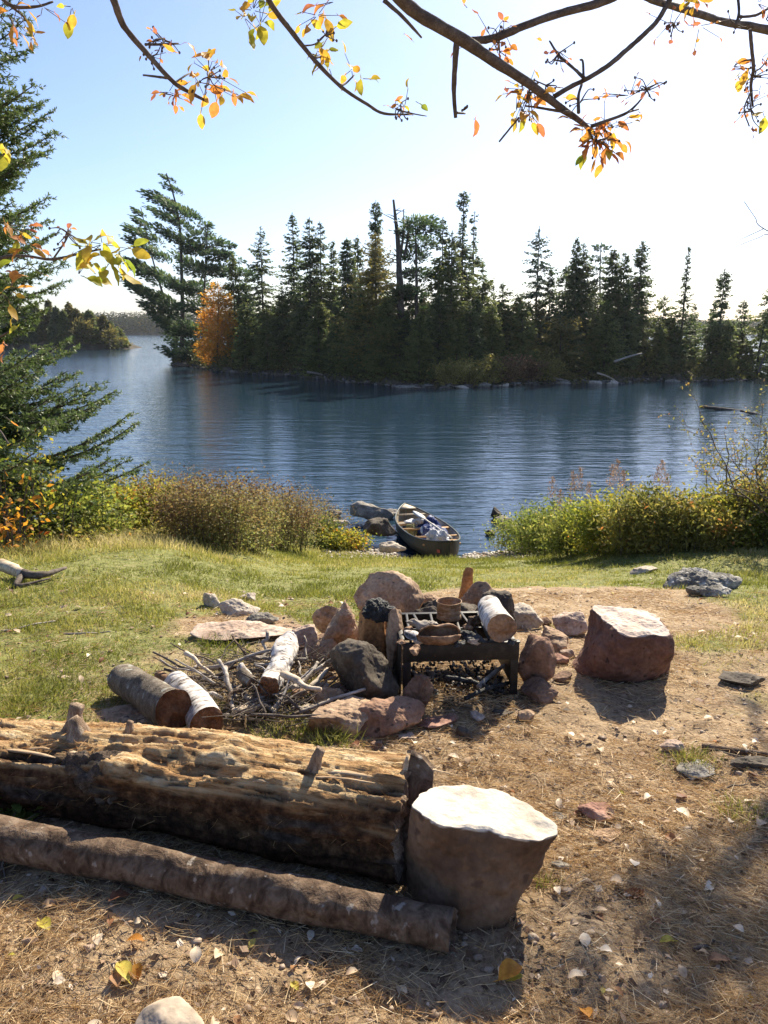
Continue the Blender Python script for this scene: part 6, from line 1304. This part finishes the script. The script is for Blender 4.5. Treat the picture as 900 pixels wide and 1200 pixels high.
def spur(mb, c, n=5, l=.07):
    for _ in range(n):
        d = norm(rl.normal(size=3)); e = c + d * l * rl.uniform(.4, 1.2); V, F = tube(smooth_path([c, (c + e) / 2 + rl.normal(0, .006, 3), e], 3), np.linspace(.0022, .001, 7), 4, cap=False); mb.add(V, F)
        b = ico(1); mb.add(b[0] * [.003, .003, .004] + e, [b[1]])
def cluster(lm, wm, u, v, Y, n, spread, v0, size=.045, droop=.5, vs=.15, buds=0):
    n = int(math.ceil(n * 1.45)) if n > 1 else n; size = size * .84
    c = P(u, v, Y); 
    for _ in range(n):
        o_ = rl.normal(0, 1, 3) * spread * [1, .8, .9]; L = size * rl.uniform(.55, 1.15); V, F = leaf_mesh(L, L * rl.uniform(.42, .62), rl.uniform(.05, .5), rl.uniform(-.3, .7), int(rl.integers(1e6)))
        d = Vector(norm(o_ / max(spread, .01) * .7 + rl.normal(0, .5, 3) - [0, 0, droop])); q = d.to_track_quat('X', 'Z').to_matrix() @ Matrix.Rotation(rl.uniform(-1.2, 1.2), 3, 'X'); Rn = np.array(q)
        lm.add(V @ Rn.T + c + o_, F, float(np.clip(rl.normal(v0, vs), 0, 1)))
        if rl.random() < .8: Vt, Ft = tube([c + o_ * .15, c + o_], [.0012, .0008], 3, cap=False); wm.add(Vt, Ft)
    if buds: spur(wm, c, buds, .05)
# tree A: trunk behind the camera, limbs reaching over
tb = np.array([-.9, -1.6, gz(-.9, -1.6)]); tA = thing('autumn_tree', 'crabapple-like tree arching overhead whose twigs hang into the top of the view', 'tree', tb)
tr = MB(); V, F = tube(smooth_path([tb, tb + [.05, .1, 1.2], tb + [.1, .3, 2.3], tb + [.4, .9, 3.0]], 6), np.linspace(.13, .07, 19), 12, jit=.12); tr.add(V, F); fork = tb + [.4, .9, 3.0]
LA, WA = MB(), MB()
def from_fork(end, r0_, r1_): 
    V, F = tube(smooth_path([fork, (fork + end) / 2 + [0, 0, .12], end], 6), np.linspace(r0_, r1_, 13), 8, jit=.1); WA.add(V, F)
w = limb(WA, [(425, -60, 15), (455, -18, 15), (490, 16, 14), (540, 45, 13), (580, 72, 12), (620, 98, 10), (655, 125, 8), (680, 142, 6), (697, 157, 4)], 2.0, 2.35); from_fork(w[0], .04, .016)
w = limb(WA, [(110, -60, 8), (133, 0, 8), (145, 30, 7), (170, 60, 6), (202, 95, 5), (222, 108, 4), (243, 119, 3)], 2.1, 2.3); from_fork(w[0], .03, .009)
w = limb(WA, [(295, -50, 7), (315, 0, 6), (340, 35, 5.5), (370, 72, 4.5), (400, 102, 4), (430, 122, 3.5), (450, 133, 3), (482, 134, 2)], 2.1, 2.4); from_fork(w[0], .03, .007)
w = limb(WA, [(-20, -30, 4), (10, 5, 4), (40, 8, 3), (62, 2, 2)], 2.2, 2.3); from_fork(w[0], .02, .005)
limb(WA, [(10, 5, 3), (28, 20, 2), (36, 34, 2)], 2.25, 2.3)
for pts in [[(535, 50, 7), (533, 80, 6), (532, 110, 5), (534, 138, 4)], [(534, 132, 3), (545, 133, 2)], [(553, 48, 8), (580, 44, 8), (615, 30, 8), (655, 16, 8), (700, 4, 9), (730, -12, 10), (760, -50, 11)],
            [(650, 113, 5), (668, 102, 5), (690, 91, 5), (715, 75, 5), (735, 58, 5), (757, 38, 5), (772, 22, 5), (790, -10, 6)], [(685, 92, 4), (670, 78, 3), (655, 65, 3), (644, 48, 2)], [(660, 72, 2), (648, 70, 1.5)], [(684, 92, 3), (683, 72, 2.5), (680, 70, 2)],
            [(678, 132, 4), (678, 112, 3), (682, 98, 3)], [(693, 148, 4), (715, 140, 3.5), (735, 132, 3), (750, 118, 2), (760, 102, 2)], [(735, 132, 2), (748, 128, 2)], [(668, 132, 3.5), (648, 129, 3), (630, 126, 2.5), (615, 124, 2)], [(608, 138, 2.5), (598, 150, 2), (585, 166, 2)],
            [(450, 0, 5), (470, 18, 4), (485, 34, 3), (494, 44, 2)], [(560, 52, 4), (556, 62, 3)], [(170, 52, 3), (190, 52, 2.5), (209, 51, 2)], [(180, 68, 3), (170, 64, 2)], [(200, 92, 3), (185, 90, 2.5), (168, 88, 2)], [(205, 97, 2), (215, 90, 2), (222, 86, 1.5)], [(225, 108, 2), (232, 95, 1.5)],
            [(355, 54, 2), (372, 50, 1.5), (390, 30, 1.5)], [(368, 68, 2.5), (380, 66, 2)], [(398, 100, 3), (405, 98, 2), (415, 88, 1.5)], [(690, 152, 3), (698, 172, 2)], [(470, 130, 2), (488, 134, 1.5), (500, 136, 1)]]:
    limb(WA, pts, 2.25, 2.32)
for (u, v, n, l) in [(190, 45, 8, .05), (178, 66, 6, .04), (245, 90, 8, .05), (720, 60, 0, .05), (655, 62, 7, .04), (758, 105, 8, .05), (680, 120, 5, .05), (640, 100, 5, .04), (585, 50, 9, .06), (620, 108, 9, .06), (382, 40, 6, .04), (700, 165, 10, .05), (470, 128, 6, .03), (545, 128, 3, .02)]: spur(WA, P(u, v, 2.28), n, l)
for c in [(245, 84, 9, .040, .58, .055), (250, 100, 7, .035, .62, .055), (232, 96, 5, .03, .6, .04), (205, 112, 6, .022, .72, .035), (198, 108, 3, .02, .8, .03), (190, 48, 5, .03, .95, .02), (176, 66, 3, .02, .7, .025),
          (296, 12, 9, .035, .42, .06), (286, 20, 4, .02, .3, .055), (305, 28, 4, .02, .2, .055), (372, 18, 6, .03, .6, .05), (384, 40, 3, .015, .2, .05), (392, 2, 2, .02, .85, .05), (382, 62, 4, .02, .5, .04), (385, 78, 3, .02, .35, .05), (412, 82, 3, .018, .45, .05), (424, 92, 2, .015, .15, .05),
          (462, 128, 4, .02, .75, .025), (486, 118, 1, .01, .15, .045), (474, 126, 3, .02, .5, .03), (555, 140, 1, .004, .9, .062), (548, 10, 1, .01, .72, .04), (473, 40, 1, .006, .7, .04), (575, 42, 7, .04, .85, .03), (590, 36, 4, .03, .9, .03), (585, 60, 3, .02, .8, .03),
          (618, 105, 6, .035, .75, .035), (610, 122, 5, .02, .45, .05), (622, 134, 4, .018, .6, .055), (605, 130, 3, .015, .4, .05), (632, 108, 4, .03, .95, .025), (708, 150, 12, .035, .62, .055), (700, 165, 10, .03, .7, .045), (712, 172, 6, .02, .6, .05), (682, 160, 3, .02, .85, .04), (686, 178, 2, .008, .12, .06),
          (738, 112, 6, .03, .98, .022), (755, 104, 5, .02, .98, .022), (748, 130, 1, .006, .9, .03), (655, 60, 4, .02, .9, .02), (720, 150, 5, .03, .68, .04)]:
    cluster(LA, WA, c[0], c[1], 2.28, c[2], c[3], c[4], c[5])
for c in [(8, 14, 6, .035, .55, .06), (20, 8, 4, .03, .5, .055), (38, 44, 2, .012, .7, .045), (28, 42, 1, .01, .2, .035), (84, 8, 2, .012, .25, .05), (50, 8, 4, .03, .9, .025)]: cluster(LA, WA, c[0], c[1], 2.25, c[2], c[3], c[4], c[5])
tr.build('trunk', MT['grey_bark'], tA, smooth=True); WA.build('branches', MT['twig_bark'], tA, smooth=True); LA.build('leaves', MT['crab_y'], tA)
# tree B: trunk outside the frame on the right, one limb across the top right corner and high limbs that shade the dirt
tb = np.array([3.9, 4.6, gz(3.9, 4.6)]); tB = thing('autumn_tree', 'tree beyond the right edge with a bare limb crossing the upper right corner', 'tree', tb)
tr, WB, LB2 = MB(), MB(), MB(); top = tb + [-.2, -.1, 3.6]; V, F = tube(smooth_path([tb, tb + [.05, 0, 1.8], top, tb + [-.1, .2, 5.6]], 6), np.linspace(.13, .05, 19), 12, jit=.12); tr.add(V, F)
w = limb(WB, [(745, -8, 6), (770, 2, 7), (798, 10, 8), (825, 18, 8), (850, 26, 8), (900, 35, 9), (990, 60, 11)], 2.3, 3.0); V, F = tube(smooth_path([tb + [-.02, 0, 2.6], (tb + [0, 0, 2.7] + w[-1]) / 2, w[-1]], 5), np.linspace(.045, .018, 11), 8); WB.add(V, F)
for pts in [[(879, 34, 4), (881, 58, 4), (883, 80, 4), (880, 100, 3.5), (882, 125, 2.5)], [(862, 30, 3), (866, 14, 3), (864, -8, 3)], [(866, 20, 3), (885, 18, 3), (900, 10, 2.5)], [(880, 70, 2), (868, 72, 1.5), (860, 78, 1.2)], [(883, 85, 2), (893, 78, 1.5), (903, 64, 1.5)], [(880, 108, 2), (872, 128, 1.5), (878, 148, 1.5)], [(777, 4, 3), (778, 14, 2.5), (768, 24, 2)]]: limb(WB, pts, 2.35, 2.4)
for c in [(806, 2, 5, .02, .5, .045), (812, 6, 4, .02, .7, .04), (785, 28, 6, .03, .95, .025), (820, 30, 5, .03, .85, .03), (860, 78, 2, .012, .75, .035), (866, 92, 2, .012, .3, .045), (864, 106, 1, .008, .25, .05), (890, 106, 2, .014, .9, .035), (896, 138, 2, .012, .3, .05), (882, 148, 2, .01, .98, .03), (893, 68, 3, .02, .95, .02), (888, 4, 3, .015, .85, .03), (880, 120, 5, .03, .95, .02), (878, 80, 5, .03, .95, .018)]: cluster(LB2, WB, c[0], c[1], 2.38, c[2], c[3], c[4], c[5])
for (u, v, n, l) in [(862, 28, 7, .05), (884, 90, 9, .05), (880, 128, 8, .05), (790, 28, 8, .05), (900, 20, 5, .04)]: spur(WB, P(u, v, 2.38), n, l)
def shade_pt(u, v, h=4.9): p = G(u, v); return p + SUNDIR * ((h - p[2]) / SUNDIR[2])
def shade_limb(pix, r0_, r1_, nl):
    pts = [shade_pt(a, b, 4.9 + .15 * i) for i, (a, b) in enumerate(pix)]; pts = [tb + [-.12, .1, 4.3 + .02 * len(pts)]] + pts; sp = smooth_path(pts, 6); V, F = tube(sp, np.linspace(r0_, r1_, len(sp)), 7, jit=.1); WB.add(V, F)
    for k in range(nl):
        c = sp[rl.integers(8, len(sp))] + rl.normal(0, .10, 3)
        for _ in range(rl.integers(4, 10)):
            o_ = rl.normal(0, .05, 3); L = rl.uniform(.04, .07); V, F = leaf_mesh(L, L * .55, .2, .3, int(rl.integers(1e6))); LB2.add(V @ rotm(rl, .8).T + c + o_, F, float(np.clip(rl.normal(.6, .2), 0, 1)))
shade_limb([(960, 970), (890, 990), (850, 1030), (800, 1075), (750, 1100)], .045, .012, 46)
shade_limb([(960, 1060), (900, 1105), (840, 1125), (780, 1120)], .03, .01, 28)
shade_limb([(900, 1010), (800, 1020), (720, 1060), (660, 1050), (690, 1090)], .02, .006, 20)
shade_limb([(900, 1150), (820, 1160), (730, 1165), (700, 1190)], .02, .006, 20)
shade_limb([(940, 930), (880, 830), (850, 820)], .03, .01, 5)
tr.build('trunk', MT['grey_bark'], tB, smooth=True); WB.build('branches', MT['twig_bark'], tB, smooth=True); LB2.build('leaves', MT['crab_y'], tB)
# faint bare twig far up right
t = thing('bare_sapling', 'leafless sapling beyond the right edge whose pale twigs show against the sky', 'sapling', np.array([5.3, 8.4, gz(5.3, 8.4)])); mb = MB(); bp_ = np.array(t.location); jn = P(960, 300, 8.4)
V, F = tube(smooth_path([bp_, (bp_ + jn) / 2, jn], 5), np.linspace(.03, .01, 11), 6); mb.add(V, F)
for pts in [[(960, 300, 2), (895, 268, 1.2), (885, 255, .9), (872, 236, .8)], [(895, 268, 1), (880, 275, .8), (865, 282, .6)], [(960, 300, 2), (905, 276, 1), (888, 279, .8), (860, 290, .6)]]: limb(mb, pts, 8.4, 8.4)
mb.build('stem', MT['twig_bark'], t)
# left sapling with big yellow-green leaves
tb = np.array([-1.75, 2.3, gz(-1.75, 2.3)]); t = thing('leafy_sapling', 'sapling at the left edge with a twig of big yellow-green and orange leaves', 'sapling', tb); WB, LB3 = MB(), MB()
V, F = tube(smooth_path([tb, tb + [.1, .05, .8], P(-40, 420, 2.3), P(-50, 250, 2.3), P(-60, 100, 2.3)], 6), np.linspace(.02, .008, 25), 8, jit=.1); WB.add(V, F)
for pts in [[(-45, 330, 6), (0, 303, 4), (30, 300, 3), (60, 304, 3), (90, 298, 2.5), (118, 292, 2)], [(62, 304, 2), (78, 280, 2), (80, 268, 1.5)], [(-45, 420, 4), (-10, 400, 3), (12, 388, 2)], [(-45, 240, 4), (-10, 200, 3), (5, 180, 2)], [(-42, 480, 3), (-5, 500, 2), (10, 520, 2)]]: limb(WB, pts, 2.3, 2.15)
for c in [(98, 300, 4, .03, .32, .07), (120, 286, 5, .032, .25, .07), (138, 296, 4, .025, .12, .068), (92, 322, 3, .018, .35, .065), (105, 288, 3, .025, .4, .06), (128, 308, 3, .02, .3, .06), (65, 306, 1, .01, .85, .045), (78, 276, 3, .02, .98, .025), (35, 296, 2, .012, .55, .05), (22, 304, 2, .012, .15, .055), (8, 264, 5, .03, .75, .045), (22, 272, 3, .02, .95, .03), (10, 350, 3, .02, .5, .05), (12, 338, 2, .012, .6, .05), (20, 378, 1, .01, .2, .045), (2, 175, 3, .015, .32, .055), (4, 405, 2, .01, .8, .04), (6, 488, 1, .01, .7, .04), (35, 310, 3, .03, .95, .02)]: cluster(LB3, WB, c[0], c[1], 2.15, c[2], c[3], c[4], c[5])
spur(WB, P(78, 272, 2.15), 8, .05)
WB.build('stem', MT['twig_bark'], t, smooth=True); LB3.build('leaves', MT['crab_y'], t)
# shaded leafy plant over the left end of the pole
p = P(-10, 985, 2.05); p[2] = gz(p[0], p[1]); t = thing('green_plant', 'low dark green leafy plant over the pole at the lower left edge', 'plant', p); mb, lm = MB(), MB()
for (u, v) in [(0, 940), (20, 935), (45, 938), (10, 960), (30, 985), (58, 998), (5, 1000), (-10, 930), (25, 950)]:
    e = P(u, v, 2.35); e[2] = max(e[2] - .04, .03); V, F = tube(smooth_path([p + rl.normal(0, .02, 3) * [1, 1, 0], (p + e) / 2 + [0, 0, .06], e], 4), np.linspace(.003, .0015, 9), 4, cap=False); mb.add(V, F)
    for _ in range(3):
        L = rl.uniform(.045, .07); V, F = leaf_mesh(L, L * .55, .2, .4, int(rl.integers(1e6))); lm.add(V @ rotm(rl, .4).T + e + rl.normal(0, .015, 3), F, float(np.clip(rl.normal(.25, .12), 0, 1)))
mb.build('stem', MT['twig_bark'], t); lm.build('leaves', MT['greenbush'], t)

# ------------------------------------------------------------------ thin lake haze
mh, nt = _new('haze_air'); pv = N(nt, 'ShaderNodeVolumePrincipled'); pv.inputs['Color'].default_value = (.88, .94, 1, 1); pv.inputs['Density'].default_value = .00013; pv.inputs['Anisotropy'].default_value = .45
o = N(nt, 'ShaderNodeOutputMaterial'); nt.links.new(pv.outputs[0], o.inputs['Volume'])
V, F = box((0, 350, 7), (1500, 900, 32)); hz = MB().add(V, F).build('haze', mh, loc=(0, 350, 7)); tag(hz, 'thin pale haze over the lake', 'haze', kind='stuff')
